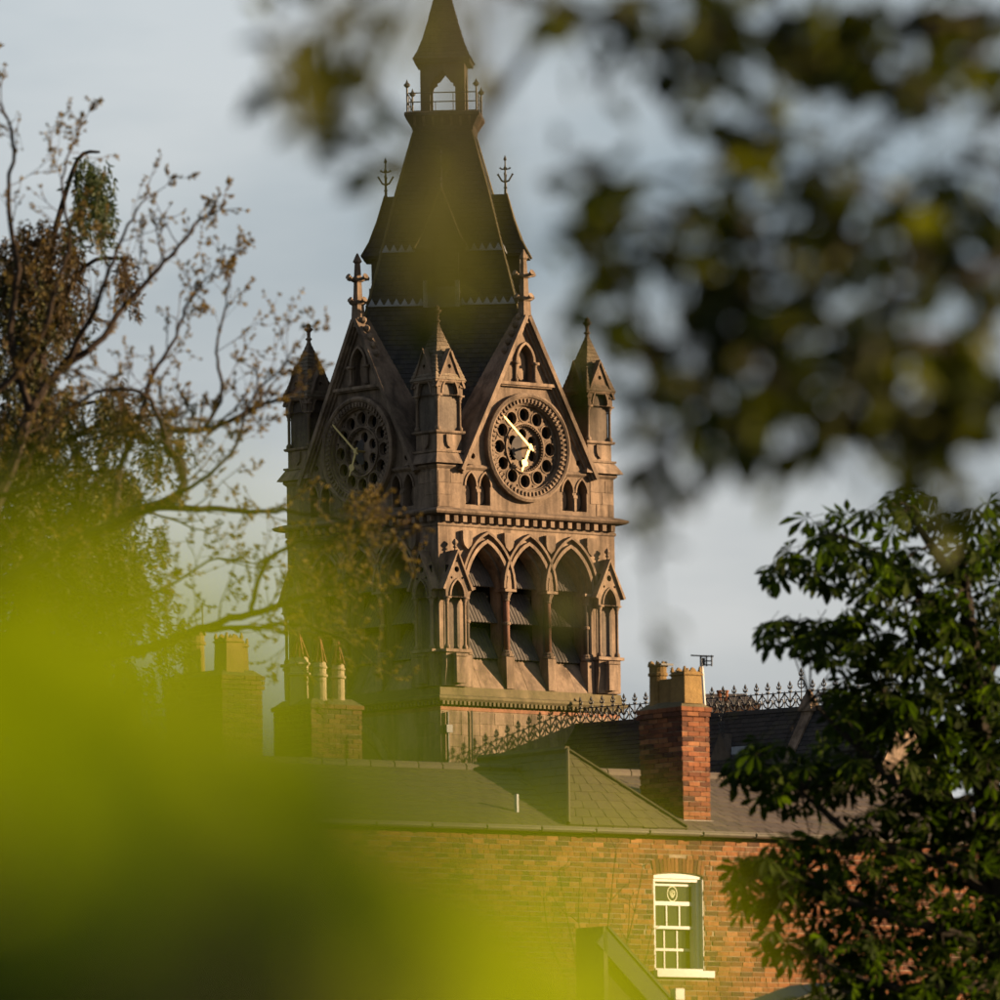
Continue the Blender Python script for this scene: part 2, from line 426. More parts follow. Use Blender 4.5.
for s_ in (-1, 1):
    secs_ = [[(s_*1.96, -h, z) for h, z in prof_], [(s_*h, -h, z) for h, z in prof_]]
    fp(MB().loft(secs_ if s_ > 0 else secs_[::-1], False, False, closed=False), 'string_course', 'stone')

# belfry stage
OP = (-2.15, 0, 2.15); OA, ZS, RISE = 1.03, 34.3, 1.72
bw = MB().poly([(-4.55, 30.4), (4.55, 30.4), (4.55, 36.63), (-4.55, 36.63)], [arch_hole(c, OA, 30.42, ZS, RISE) for c in OP], -4.55, -3.6, sides=False)
belfry = fp(bw, 'belfry_wall', 'stone')
for c in OP:
    fp(MB().band(arch(c, OA, ZS, RISE, 10), .03, .17, -4.70, -4.5), 'hood_mould', 'stone')
    fp(MB().band(arch(c, OA + .16, ZS + .02, RISE + .26, 10), .10, .20, -4.76, -4.5), 'hood_mould', 'stone')
    io = MB().band(arch(c, .94, ZS - .02, RISE - .13, 10), 0, .12, -4.34, -3.7)
    for s_ in (-1, 1): io.box(c + s_*.94 - (.12 if s_ < 0 else 0), c + s_*.94 + (.12 if s_ > 0 else 0), -4.34, -3.7, 30.5, ZS - .02)
    fp(io, 'inner_arch', 'stone')
    for k, z0 in enumerate((31.62, 33.02, 34.42)):
        nx = 44; ww = .94 if k < 2 else .80; lv = MB(); rows_ = []
        for (yy, zz) in ((-4.16, z0), (-3.80, z0 + .62), (-3.42, z0 + 1.25)):
            rows_.append([(c - ww + 2*ww*i/nx, yy + .035*math.cos(i*2*math.pi/4), zz + .02*math.cos(i*2*math.pi/4)) for i in range(nx + 1)])
        rows_.insert(0, [(x, y + .05, z - .02) for x, y, z in rows_[0]])
        lv.loft(rows_, False, False, closed=False); fp(lv, 'louvre', 'louvre')
tp(MB().square([(3.38, 30.4), (3.38, 37.0)]), 'dark_core', 'dark_inside')  # solid near-black block added behind the louvres for the dark inside
tp(MB().add([(4.55,-4.55,30.4),(4.55,4.55,30.4),(-4.55,4.55,30.4),(4.55,-4.55,39),(4.55,4.55,39),(-4.55,4.55,39)], [(0,1,4,3),(1,2,5,4)]), 'rear_wall', 'stone')
def shaft_part(x, y, z0, z1, r, mat, ring=True, cap='stone'):
    s_ = fp(MB().lathe([(r*1.0, z0), (r*.94, z1)], x, y, 12), 'shaft', mat, True)
    sub(MB().lathe([(r*2.0, z0-.12), (r*2.0, z0-.02), (r*1.5, z0+.02), (r*1.6, z0+.07), (r*1.05, z0+.14)], x, y, 10), 'shaft_base', cap, s_)
    sub(MB().lathe([(r*1.0, z1-.30), (r*1.25, z1-.27), (r*1.05, z1-.22), (r*1.5, z1-.05), (r*2.1, z1+.06)], x, y, 10).square([(r*2.3, z1+.06), (r*2.3, z1+.16)], x, y), 'capital', cap, s_)
    if ring: sub(MB().lathe([(r*1.02, (z0+z1)/2-.07), (r*1.35, (z0+z1)/2-.04), (r*1.35, (z0+z1)/2+.04), (r*1.02, (z0+z1)/2+.07)], x, y, 12), 'shaft_ring', cap, s_)
    return s_
for x in (-1.075, 1.075):
    shaft_part(x, -4.50, 31.80, 34.14, .125, 'granite')
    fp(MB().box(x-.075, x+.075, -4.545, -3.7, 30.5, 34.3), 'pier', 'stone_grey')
    fp(MB().hexa([(x-.21,-4.72,30.42),(x+.21,-4.72,30.42),(x+.21,-4.2,30.42),(x-.21,-4.2,30.42),(x-.21,-4.70,31.66),(x+.21,-4.70,31.66),(x+.21,-4.2,31.66),(x-.21,-4.2,31.66)]), 'plinth', 'stone')
for x in (-3.13, 3.13):
    shaft_part(x + (.05 if x < 0 else -.05), -4.46, 31.80, 34.14, .11, 'stone_grey')
    fp(MB().box(x-.17, x+.17, -4.66, -4.2, 30.42, 31.66), 'plinth', 'stone')
# sloping sills, one slab after another
xs_ = [-4.5, -3.75, -2.55, -1.25, -.15, 1.2, 2.35, 3.55, 4.5]
for a, b2 in zip(xs_[:-1], xs_[1:]):
    fp(MB().hexa([(a+.008,-4.635,30.40),(b2-.008,-4.635,30.40),(b2-.008,-3.5,30.40),(a+.008,-3.5,30.40),
                  (a+.008,-4.628,30.46),(b2-.008,-4.628,30.46),(b2-.008,-4.02,31.58),(a+.008,-4.02,31.58)]), 'sill_slab', 'stone')
# carved shields in the spandrels
def shield(x, y, z, w, h, th=.09):
    pts = [(-w, h), (-w, 0), (-w*.75, -h*.55), (0, -h), (w*.75, -h*.55), (w, 0), (w, h)]
    return MB().poly([(x+a, z+b2) for a, b2 in pts], [], y-th, y, sides=True)
for x in (-3.2, -1.075, 1.075, 3.2): fp(shield(x, -4.545, 36.12, .24, .36, .2), 'shield', 'stone')
# little gabled niches at the ends of the belfry stage
def tabernacle(x):
    y0 = -4.90
    t = MB().hexa([(x-.60,-4.80,30.42),(x+.60,-4.80,30.42),(x+.60,-4.4,30.42),(x-.60,-4.4,30.42),(x-.56,y0+.04,31.2),(x+.56,y0+.04,31.2),(x+.56,-4.4,31.2),(x-.56,-4.4,31.2)])
    t.box(x-.56, x+.56, y0+.04, -4.4, 31.2, 31.72); t.box(x-.66, x+.66, y0-.08, -4.4, 31.72, 31.84)
    o = fp(t, 'niche', 'stone')
    sub(MB().box(x-.24, x+.24, y0-.20, y0+.04, 30.52, 31.55).box(x-.30, x+.30, y0-.26, y0+.04, 31.55, 31.66), 'corbel_block', 'stone', o)
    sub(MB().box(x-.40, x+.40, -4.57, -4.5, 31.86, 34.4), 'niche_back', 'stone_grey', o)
    gp = MB().poly([(x-.57,33.86),(x+.57,33.86),(x+.57,34.28),(x,35.58),(x-.57,34.28)],
                   [[(x-.33, 33.87)] + arch(x, .33, 33.9, .62, 6) + [(x+.33, 33.87)], circle(x, 34.93, .12, 10), circle(x-.27, 34.60, .055, 6), circle(x+.27, 34.60, .055, 6), circle(x, 35.25, .05, 6)], y0, -4.5)
    sub(gp, 'gable', 'stone', o)
    sub(MB().box(x-.45, x+.45, y0+.12, y0+.16, 34.45, 35.1), 'gable_back', 'dark_inside', o)
    sub(MB().band([(x-.70, 34.12), (x, 35.60), (x+.70, 34.12)], -.02, .09, y0-.10, -4.48), 'gable_coping', 'stone', o)
    sub(MB().band(arch(x, .33, 33.9, .62, 6), .0, .07, y0-.05, y0+.05), 'arch_moulding', 'stone', o)
    sub(MB().lathe([(.05,35.62),(.04,35.75),(.10,35.80),(.05,35.86),(.13,35.96),(.12,36.02),(.03,36.12)], x, y0+.08, 6), 'finial', 'stone', o)
    for s_ in (-1, 1):
        xx = x + s_*.45
        sub(MB().lathe([(.11,31.84),(.11,31.96),(.07,32.02),(.062,32.06),(.060,33.55),(.085,33.58),(.065,33.63),(.13,33.80)], xx, y0+.10, 8).square([(.14,33.80),(.14,33.87)], xx, y0+.10), 'colonnette', 'stone', o, True)
for x in (-3.93, 3.93): tabernacle(x)

# clock stage with its gable
CZ = 39.88
lanc = []
for s_ in (-1, 1):
    for c in (2.13, 2.86): lanc.append(arch_hole(s_*c, .27, 37.52, 38.25, .52, 6))
gab = [(-4.55, 37.355), (4.55, 37.355), (4.55, 38.98), (3.28, 38.98), (0, 44.95), (-3.28, 38.98), (-4.55, 38.98)]
gw = MB().poly(gab, lanc + [arch_hole(0, .40, 42.46, 43.25, .68, 6), circle(0, CZ, 1.72, 40), circle(-2.72, 39.42, .12, 8), circle(2.72, 39.42, .12, 8)], -4.55, -4.15, sides=False)
gable_wall = fp(gw, 'gable_wall', 'stone')
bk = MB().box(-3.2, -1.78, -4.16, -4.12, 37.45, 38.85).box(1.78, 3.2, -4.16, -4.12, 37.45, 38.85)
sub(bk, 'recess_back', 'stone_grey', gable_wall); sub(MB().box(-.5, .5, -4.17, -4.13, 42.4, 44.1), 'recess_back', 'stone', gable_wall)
for hl in lanc: fp(MB().band(hl[1:-1], .0, .07, -4.60, -4.5), 'arch_moulding', 'stone')
for s_ in (-1, 1):   # carved stops between and inside the blind lancets
    fp(MB().box(s_*2.495-.10, s_*2.495+.10, -4.62, -4.5, 38.02, 38.14).box(s_*2.495-.045, s_*2.495+.045, -4.60, -4.5, 37.52, 38.02), 'mullion', 'stone')
    for c in (2.13, 2.86):
        fp(MB().poly([(s_*c + .17*math.cos(i*math.pi/7), 37.95 + .36*math.sin(i*math.pi/7)) for i in range(14)], [], -4.30, -4.15), 'carved_boss', 'stone')
fp(MB().poly([(.24*math.cos(i*math.pi/8), 43.10 + .55*math.sin(i*math.pi/8)) for i in range(16)], [], -4.34, -4.15), 'carved_boss', 'stone')
fp(MB().band(arch(0, .40, 43.25, .68, 8), .0, .10, -4.66, -4.5), 'arch_moulding', 'stone')
for s_ in (-1, 1):
    fp(MB().lathe([(.10,42.46),(.10,42.56),(.055,42.62),(.055,43.02),(.10,43.14)], s_*.50, -4.60, 8).square([(.13,43.14),(.13,43.24)], s_*.50, -4.60), 'colonnette', 'stone', True)
fp(MB().box(-1.34, 1.34, -4.70, -4.5, 42.24, 42.30).box(-1.40, 1.40, -4.78, -4.5, 42.30, 42.42), 'niche_sill', 'stone')
# gable copings, roof behind and carved finial
for s_ in (-1, 1):
    cp_ = MB()
    for (w0, w1, ya, yb) in ((-.17, -.06, -4.64, -4.3), (-.07, .02, -4.74, -4.0), (.0, .17, -4.86, -3.3)):
        cp_.band([(s_*3.42, 38.78), (0, 44.98)] if s_ < 0 else [(0, 44.98), (3.42, 38.78)], w0, w1, ya, yb)
    fp(cp_, 'gable_coping', 'stone')
rf_ = MB()
slates(rf_, (-3.35, -1.2, 38.9), (-3.35, -3.6, 38.9), (0, -1.2, 44.9), (0, -3.6, 44.9), 34, .3, random.Random(3))
slates(rf_, (3.35, -3.6, 38.9), (3.35, -1.2, 38.9), (0, -3.6, 44.9), (0, -1.2, 44.9), 34, .3, random.Random(4))
o = fp(rf_, 'gable_slates', 'slate'); o['kind'] = 'stuff'
gf = MB().square([(.20, 44.75), (.17, 45.6), (.24, 45.66), (.24, 45.76), (.13, 45.82), (.11, 46.5), (.2, 46.56), (.2, 46.66), (.10, 46.75), (.08, 47.25), (.13, 47.32), (.02, 47.65)], 0, -4.60)
finial_main = fp(gf, 'gable_finial', 'stone')
for (zz, l_) in ((45.72, .42), (46.62, .50)):
    for dx, dy in ((1,0),(-1,0),(0,1),(0,-1)):
        c0 = MB().tube([(dx*.1, -4.6+dy*.1, zz), (dx*l_*.7, -4.6+dy*l_*.7, zz+.02), (dx*l_, -4.6+dy*l_, zz+.10)], [.07, .06, .13], n=6)
        sub(c0, 'crocket', 'stone', finial_main)
for s_ in (-1, 1):
    for k in range(5):
        t = .02 + k*.055; px_, pz_ = s_*3.42*t + s_*.2, 44.98 - 6.2*t + .12
        sub(MB().lathe([(.05,pz_-.1),(.13,pz_),(.12,pz_+.1),(.03,pz_+.17)], px_, -4.55, 6), 'crocket', 'stone', finial_main)

# clock dial
ring = MB().lathe([(2.14,-4.54),(2.14,-4.78),(2.04,-4.84),(1.96,-4.80),(1.94,-4.74),(1.72,-4.70),(1.70,-4.62),(1.66,-4.60),(1.64,-4.45)], 0, CZ, 56, axis='y')
ring.f = [f for f in ring.f if len(f) == 4]
dial = fp(ring, 'clock_dial', 'stone')
bead = MB()
for i in range(60):
    a = 2*math.pi*i/60; bead.box(-.035, .035, -4.79, -4.70, -.08, .08)
    for q in range(len(bead.v)-8, len(bead.v)):
        x, y, z = bead.v[q]; z += 1.83; bead.v[q] = (x*math.cos(a)-z*math.sin(a), y, CZ + x*math.sin(a)+z*math.cos(a))
sub(bead, 'bead_ring', 'stone', dial)['kind'] = 'stuff'
holes = [circle(1.30*math.sin(a), CZ + 1.30*math.cos(a), .255, 16) for a in [2*math.pi*i/12 for i in range(12)]]
holes += [circle(1.53*math.sin(a), CZ + 1.53*math.cos(a), .05, 6) for a in [2*math.pi*(i+.5)/12 for i in range(12)]]
holes += [circle(1.06*math.sin(a), CZ + 1.06*math.cos(a), .04, 6) for a in [2*math.pi*(i+.5)/12 for i in range(12)]]
holes += [circle(0, CZ, .93, 36)]
sub(MB().poly(circle(0, CZ, 1.66, 48), holes, -4.47, -4.28, sides=False), 'dial_plate', 'stone', dial)
rimm = MB()
for a in [2*math.pi*i/12 for i in range(12)]:
    rimm.band(circle(1.30*math.sin(a), CZ + 1.30*math.cos(a), .255, 16), -.05, .0, -4.50, -4.4, closed=True)
sub(rimm, 'hole_rims', 'stone', dial)
teeth = MB().band(circle(0, CZ, .93, 36), -.07, .0, -4.55, -4.3, closed=True)
for i in range(48):
    a = 2*math.pi*i/48; teeth.box(.88*math.sin(a)-.022, .88*math.sin(a)+.022, -4.53, -4.32, CZ+.88*math.cos(a)-.022, CZ+.88*math.cos(a)+.022)
sub(teeth, 'inner_ring', 'stone', dial)
ih = [circle(.56*math.sin(a), CZ + .56*math.cos(a), .215, 14) for a in [2*math.pi*i/6 for i in range(6)]] + [circle(.80*math.sin(a), CZ + .80*math.cos(a), .045, 6) for a in [2*math.pi*(i+.5)/6 for i in range(6)]]
sub(MB().poly(circle(0, CZ, .86, 32), ih, -4.36, -4.22, sides=False), 'inner_plate', 'stone', dial)
sub(MB().poly([(-.10 + .47*math.sin(i*math.pi/12)*(-1), CZ + .50*math.cos(i*math.pi/12)) for i in range(13)] + [(-.02, CZ-.45), (-.08, CZ-.1), (-.02, CZ+.3)], [], -4.375, -4.362), 'glass_plate', 'opal_glass', dial)
sub(MB().lathe([(1.72,-4.20),(1.72,-4.17)], 0, CZ, 32, axis='y'), 'dial_back', 'dark_inside', dial)
hub = MB().lathe([(.10,-4.86),(.10,-4.80),(.05,-4.79),(.05,-4.2)], 0, CZ, 12, axis='y'); sub(hub, 'hand_hub', 'gold', dial)
def hand(ang, pts, y0, y1):
    ca, sa = math.cos(ang), math.sin(ang)
    return MB().poly([(x*ca + z*sa, CZ - x*sa + z*ca) for x, z in pts], [], y0, y1)
minute = [(-.028,-.2),(.028,-.2),(.042,0),(.044,.25),(.034,1.72),(0,1.80),(-.034,1.72),(-.044,.25),(-.042,0)]
hour = [(-.035,-.15),(.035,-.15),(.055,0),(.05,.55),(.15,.62),(.165,.70),(.10,.78),(.045,.82),(.04,1.0),(0,1.06),(-.04,1.0),(-.045,.82),(-.10,.78),(-.165,.70),(-.15,.62),(-.05,.55),(-.055,0)]
sub(hand(R(-49.6), minute, -4.85, -4.82), 'minute_hand', 'gold', dial)
sub(hand(R(204), hour, -4.81, -4.78), 'hour_hand', 'gold', dial)

# ashlar blocks, a little proud of the wall behind
blocks = {}
def block_mesh(w, h):
    k = (round(w, 2), round(h, 2))
    if k not in blocks:
        o = MB().chamfer_box(0, k[0], -.018, .02, 0, k[1], .008)
        me = bpy.data.meshes.new('ashlar_block'); me.from_pydata(o.v, [], o.f); me.materials.append(M['stone']); blocks[k] = me
    return blocks[k]
def ashlar(z0, z1, rows, ok, yw, par, rot, seed):
    rg = random.Random(seed); h = (z1 - z0) / rows; n = 0
    for i in range(rows):
        x = -4.52
        while x < 4.5:
            w = rg.choice((.62, .78, .94, 1.1)); w = min(w, 4.52 - x)
            if w > .25 and ok(x, x + w, z0 + i*h, z0 + (i+1)*h):
                m4 = Matrix.Translation((0,0,-GZ)) @ Matrix.Rotation(rot, 4, 'Z') @ Matrix.Translation((x + .007, yw, z0 + i*h + .006))
                instance('ashlar_block', block_mesh(w - .014, h - .012), par, m4); n += 1
            x += w
    return n
def ok_clock(x0, x1, z0, z1):
    for c in (-2.86, -2.13, 2.13, 2.86):
        if x1 > c - .36 and x0 < c + .36 and z0 < 38.9: return False
    for x in (x0, x1, (x0+x1)/2):
        for z in (z0, z1):
            if math.hypot(x, z - CZ) < 2.2: return False
            if z > 38.85 and abs(x) > (44.4 - z) * .545: return False
    if z1 > 42.2 and z0 < 44.1 and x1 > -.75 and x0 < .75: return False
    if z0 < 42.45 and z1 > 42.22 and x1 > -1.45 and x0 < 1.45: return False
    return not (z0 < 39.12 and z1 > 38.84)
for rot, sd_ in ((0, 1), (R(-90), 2)):
    ashlar(37.38, 44.4, 15, ok_clock, -4.552, tower, rot, sd_)
    if rot == 0: ashlar(25.3, 29.45, 9, lambda a, b2, c, d: True, -4.602, tower, rot, 5)
    else: ashlar(25.3, 29.45, 9, lambda a, b2, c, d: not (b2 > -2.2 and a < 2.2), -4.602, tower, rot, 6)
# tall blind window low on the left-hand face
lw = R(-90)
tp(MB().band([(-1.75, 22)] + arch(0, 1.75, 26.3, 2.7, 12) + [(1.75, 22)], .0, .28, -4.80, -4.5), 'window_arch', 'stone', lw)
tp(MB().band([(-1.35, 22)] + arch(0, 1.35, 26.3, 2.15, 12) + [(1.35, 22)], .0, .18, -4.72, -4.5), 'window_arch', 'stone', lw)
tp(MB().poly([(-1.3, 22)] + arch(0, 1.3, 26.3, 2.1, 10)+[(1.3, 22)], [], -4.63, -4.5), 'window_tracery', 'stone_grey', lw)
tp(MB().tube([(-4.35,-4.72,29.4),(-4.35,-4.72,20)], .06, n=8).box(-4.5,-4.2,-4.84,-4.6,28.6,28.9), 'rainwater_pipe', 'iron')
tp(MB().tube([(-3.1,-4.70,29.5),(-3.1,-4.70,25)], .03, n=6), 'conductor', 'iron')

for o in face: dup(o, tower, R(-90))

# corner pinnacles
def pinnacle():
    c = -3.88
    b_ = MB().square([(.95, 39.06), (.93, 39.12), (.70, 39.5)], c, c).square([(.76, 39.5), (.76, 39.58)], c, c).square([(.62, 39.58), (.62, 40.24)], c, c)
    b_.square([(.70, 40.24), (.74, 40.28), (.74, 40.35)], c, c)
    o = tp(b_, 'pinnacle', 'stone')
    sub(MB().square([(.53, 40.3), (.53, 42.4)], c, c), 'niche_core', 'stone_grey', o)
    ti = MB(); rg = random.Random(9)
    E_, A_ = .77, 44.62
    for k in range(4):
        q = []
        for (x, y, z) in ((-E_, -E_, 42.32), (E_, -E_, 42.32), (-.02, -.02, A_), (.02, -.02, A_)):
            for _ in range(k): x, y = -y, x
            q.append((c + x, c + y, z))
        slates(ti, q[0], q[1], q[2], q[3], 15, .17, rg, .028, .006)
    t = sub(ti, 'spire_tiles', 'tile_stone', o); t['kind'] = 'stuff'
    sub(MB().square([(.70, 42.20), (.76, 42.26), (.76, 42.315), (.3, 42.32)], c, c), 'eaves', 'stone', o)
    sub(MB().lathe([(.09,44.40),(.075,44.62),(.13,44.66),(.13,44.70),(.07,44.75),(.075,44.95),(.17,45.05),(.17,45.10),(.09,45.13),(.10,45.22),(.02,45.30)], c, c, 8), 'finial', 'stone', o)
    for k in range(4):
        def T(mb):
            nv = []
            for x, y, z in mb.v:
                for _ in range(k): x, y = -y, x
                nv.append((c + x, c + y, z))
            mb.v = nv; return mb
        gp = MB().poly([(-.64,41.74),(.64,41.74),(.64,42.12),(0,43.48),(-.64,42.12)], [[(-.37,41.745)] + arch(0, .37, 41.8, .66, 6) + [(.37,41.745)], circle(0, 42.85, .09, 8)], -.70, -.56, back=True)
        sub(T(gp), 'gablet', 'stone', o)
        sub(T(MB().band([(-.70,42.02),(0,43.50),(.70,42.02)], -.03, .06, -.77, -.50)), 'gablet_coping', 'stone', o)
        sub(T(MB().add([(-.64,-.56,42.12),(0,-.56,43.48),(.64,-.56,42.12),(-.64,-.2,42.12),(0,-.2,43.48),(.64,-.2,42.12)], [(0,1,4,3),(1,2,5,4)])), 'gablet_roof', 'tile_stone', o)
        sub(T(MB().band(arch(0, .37, 41.8, .66, 6), .0, .06, -.74, -.6)), 'arch_moulding', 'stone', o)
        sub(T(shield(0, -.60, 39.93, .20, .27, .11)), 'shield', 'stone', o)
        sub(T(MB().lathe([(.12,40.35),(.12,40.47),(.07,40.53),(.06,40.56),(.058,41.45),(.085,41.48),(.062,41.53),(.13,41.68)], -.56, -.60, 8).square([(.145,41.68),(.145,41.745)], -.56, -.60)), 'colonnette', 'stone', o, True)
    return o
pin = pinnacle()
dup(pin, tower, R(90)); dup(pin, tower, R(-90))

# spire: a square set diagonally on the tower
PR = [(39.2, 4.43), (44.6, 3.14), (45.62, 2.90), (47.80, 2.36), (50.25, 1.78), (52.7, 1.12)]
def halfw(d): return min(d, 4.5*math.sqrt(2) - d)
rg = random.Random(21)
for k in range(4):
    rz = R(-45 + 90*k); sp = MB()
    for (z0, d0), (z1, d1) in zip(PR[:-1], PR[1:]):
        l0, l1 = halfw(d0), halfw(d1)
        slates(sp, (-l0, -d0, z0), (l0, -d0, z0), (-l1, -d1, z1), (l1, -d1, z1), max(3, round((z1-z0)/.19)), .27, rg, .022)
    o = tp(sp, 'spire_slates', 'slate', rz); o['kind'] = 'stuff'
    hp = MB().tube([(halfw(d)*1.003, -d*1.003, z) for z, d in PR[1:]], .055, n=6); tp(hp, 'hip_roll', 'stone_moss', rz)
    for zz in (45.62, 47.80):
        d = np.interp(zz, [p[0] for p in PR], [p[1] for p in PR]) + .05; l = halfw(d - .05); tm = MB(); nn = int(2*l/.31)
        for i in range(nn):
            x = -l + (i+.5)*2*l/nn
            tm.add([(x-.135,-d-.03,zz),(x+.135,-d-.03,zz),(x,-d+.04,zz+.27),(x-.135,-d+.03,zz),(x+.135,-d+.03,zz),(x,-d+.09,zz+.27)], [(0,1,2),(3,5,4),(0,2,5,3),(1,4,5,2)])
        tm.box(-l+.02, l-.02, -d-.045, -d+.08, zz-.05, zz+.01)
        tp(tm, 'lead_cresting', 'lead', rz)
def dormer(rz):
    d = empty('dormer', (0, 0, -GZ), rz, tower)
    w = MB().box(-.66, -.50, -2.92, -1.5, 45.55, 47.85).box(.50, .66, -2.92, -1.5, 45.55, 47.85).box(-.50, .50, -2.92, -1.6, 47.45, 47.85)
    sub(w, 'dormer_cheek', 'timber', d)
    sub(MB().box(-.5, .5, -2.6, -2.5, 45.5, 47.5), 'dormer_opening', 'dark_inside', d)
    for i in range(5):
        z = 46.5 + i*.2; sub(MB().hexa([(-.5,-2.86,z),(.5,-2.86,z),(.5,-2.62,z+.12),(-.5,-2.62,z+.12),(-.5,-2.86,z+.03),(.5,-2.86,z+.03),(.5,-2.62,z+.15),(-.5,-2.62,z+.15)]), 'louvre_slat', 'timber', d)
    sub(MB().box(-.62, .62, -2.99, -2.9, 45.50, 46.30), 'lead_apron', 'lead', d)
    for s_ in (-1, 1): sub(MB().box(s_*.62-.09, s_*.62+.09, -3.02, -2.90, 45.50, 46.55), 'white_post', 'white_paint', d)
    sl = MB(); prof = [(0, 1.02, 3.28, 47.78), (.0, .72, 2.98, 48.35), (0, .40, 2.68, 49.2), (0, .0, 2.40, 50.25)]
    for (_, a0, f0, z0), (_, a1, f1, z1) in zip(prof[:-1], prof[1:]):
        n_ = max(2, round((z1-z0)/.19))
        slates(sl, (-a0, -f0, z0), (a0, -f0, z0), (-a1-.001, -f1, z1), (a1+.001, -f1, z1), n_, .26, rg, .02)
        slates(sl, (a0, -f0, z0), (a0, -1.2, z0), (a1, -f1, z1), (a1, -1.2, z1), n_, .26, rg, .02)
        slates(sl, (-a0, -1.2, z0), (-a0, -f0, z0), (-a1, -1.2, z1), (-a1, -f1, z1), n_, .26, rg, .02)
    o = sub(sl, 'dormer_slates', 'slate', d); o['kind'] = 'stuff'
    sub(MB().box(-.98, .98, -3.24, -1.4, 47.70, 47.765), 'eaves_board', 'timber', d)
    for s_ in (-1, 1): sub(MB().tube([(s_*a, -f, z + .02) for _, a, f, z in prof], .045, n=6), 'hip_roll', 'stone_moss', d)
    f_ = MB().tube([(0,-2.36,50.2),(0,-2.36,51.75)], [.06, .02], n=6).lathe([(.03,50.45),(.09,50.5),(.03,50.55)], 0, -2.36, 8).lathe([(.03,51.2),(.075,51.27),(.03,51.34)], 0, -2.36, 8).lathe([(.02,51.55),(.07,51.62),(.005,51.80)], 0, -2.36, 8)
    for a in range(4):
        ca, sa = math.cos(a*math.pi/2), math.sin(a*math.pi/2)
        f_.tube([(0,-2.36,50.72),(.14*ca,-2.36+.14*sa,50.78),(.26*ca,-2.36+.26*sa,50.98),(.30*ca,-2.36+.30*sa,51.05)], [.04,.04,.035,.05], n=5)
        f_.tube([(0,-2.36,51.22),(.16*ca,-2.36+.16*sa,51.25),(.20*ca,-2.36+.20*sa,51.30)], [.03,.03,.05], n=5)
    sub(f_, 'finial', 'iron', d)
for a in (-45, 45, -135): dormer(R(a))
# balcony, lantern and its spirelet
r45 = R(45)
tp(MB().square([(1.13, 52.6), (1.20, 52.74), (1.22, 52.86), (1.44, 53.22), (1.48, 53.26), (1.48, 53.38), (1.40, 53.42), (.6, 53.48)], rot=r45), 'balcony', 'stone_grey')
for k in range(4):
    rz = R(-45 + 90*k); rail = empty('balcony_railing', (0, 0, -GZ), rz, tower)
    for z in (53.80, 54.16): sub(MB().tube([(-1.36,-1.36,z),(1.36,-1.36,z)], .022, n=6), 'rail', 'iron', rail)
    for x in (-.45, .45): sub(MB().tube([(x,-1.36,53.4),(x,-1.36,54.16)], .018, n=6), 'baluster', 'iron', rail)
    sub(MB().tube([(1.36,-1.36,53.35),(1.36,-1.36,54.45)], .04, n=8).lathe([(.03,54.36),(.12,54.44),(.13,54.5),(.05,54.58),(.01,54.7)], 1.36, -1.36, 8), 'newel', 'iron', rail)
    br = MB()
    for i in range(7):
        x = -1.08 + i*.36; br.hexa([(x-.05,-1.24,52.86),(x+.05,-1.24,52.86),(x+.05,-1.1,52.86),(x-.05,-1.1,52.86),(x-.05,-1.47,53.22),(x+.05,-1.47,53.22),(x+.05,-1.1,53.22),(x-.05,-1.1,53.22)])
    tp(br, 'brackets', 'stone', rz)
    sp_ = [(-.5, 53.5), (-.5, 54.45), (-.44, 54.62), (-.30, 54.72), (-.33, 54.80), (-.20, 54.86), (-.10, 55.0), (0, 55.12)]
    hole = sp_ + [(-x, z) for x, z in reversed(sp_[:-1])]
    tp(MB().poly([(-.868, 53.45), (.868, 53.45), (.868, 55.62), (-.868, 55.62)], [hole], -.873, -.70, back=True), 'lantern_wall', 'stone_grey', rz)
    lt = MB(); lp = [(55.56, 1.14), (55.85, .98), (56.36, .78), (57.1, .57), (58.0, .345), (59.25, .03)]
    for (z0, d0), (z1, d1) in zip(lp[:-1], lp[1:]):
        slates(lt, (-d0,-d0,z0), (d0,-d0,z0), (-d1,-d1,z1), (d1,-d1,z1), max(2, round((z1-z0)/.16)), .2, rg, .018)
    o = tp(lt, 'spirelet_slates', 'slate', rz); o['kind'] = 'stuff'
tp(MB().square([(1.08, 55.40), (1.10, 55.545), (.2, 55.55)], rot=r45), 'lantern_eaves', 'timber')
tp(MB().lathe([(.06,59.2),(.05,59.9),(.12,59.95),(.05,60.05),(.03,61.0)], 0, 0, 8), 'finial', 'iron')

# ------------------------------------------------------------------ frames on other walls
def frame(px, py, Y, deg, base):
    """a frame whose local -y is the wall's outward normal; returns origin and a pixel-to-wall function"""
    a = R(deg); P = at(px, py, Y); n = Vector((math.sin(a), -math.cos(a), 0)); u = Vector((math.cos(a), math.sin(a), 0))
    O = Vector((P.x, P.y, base))
    def loc(px, py, y=0.0):
        q = on_plane(px, py, P - n*y, n); d = q - O; return d.dot(u), d.z
    return O, a, loc

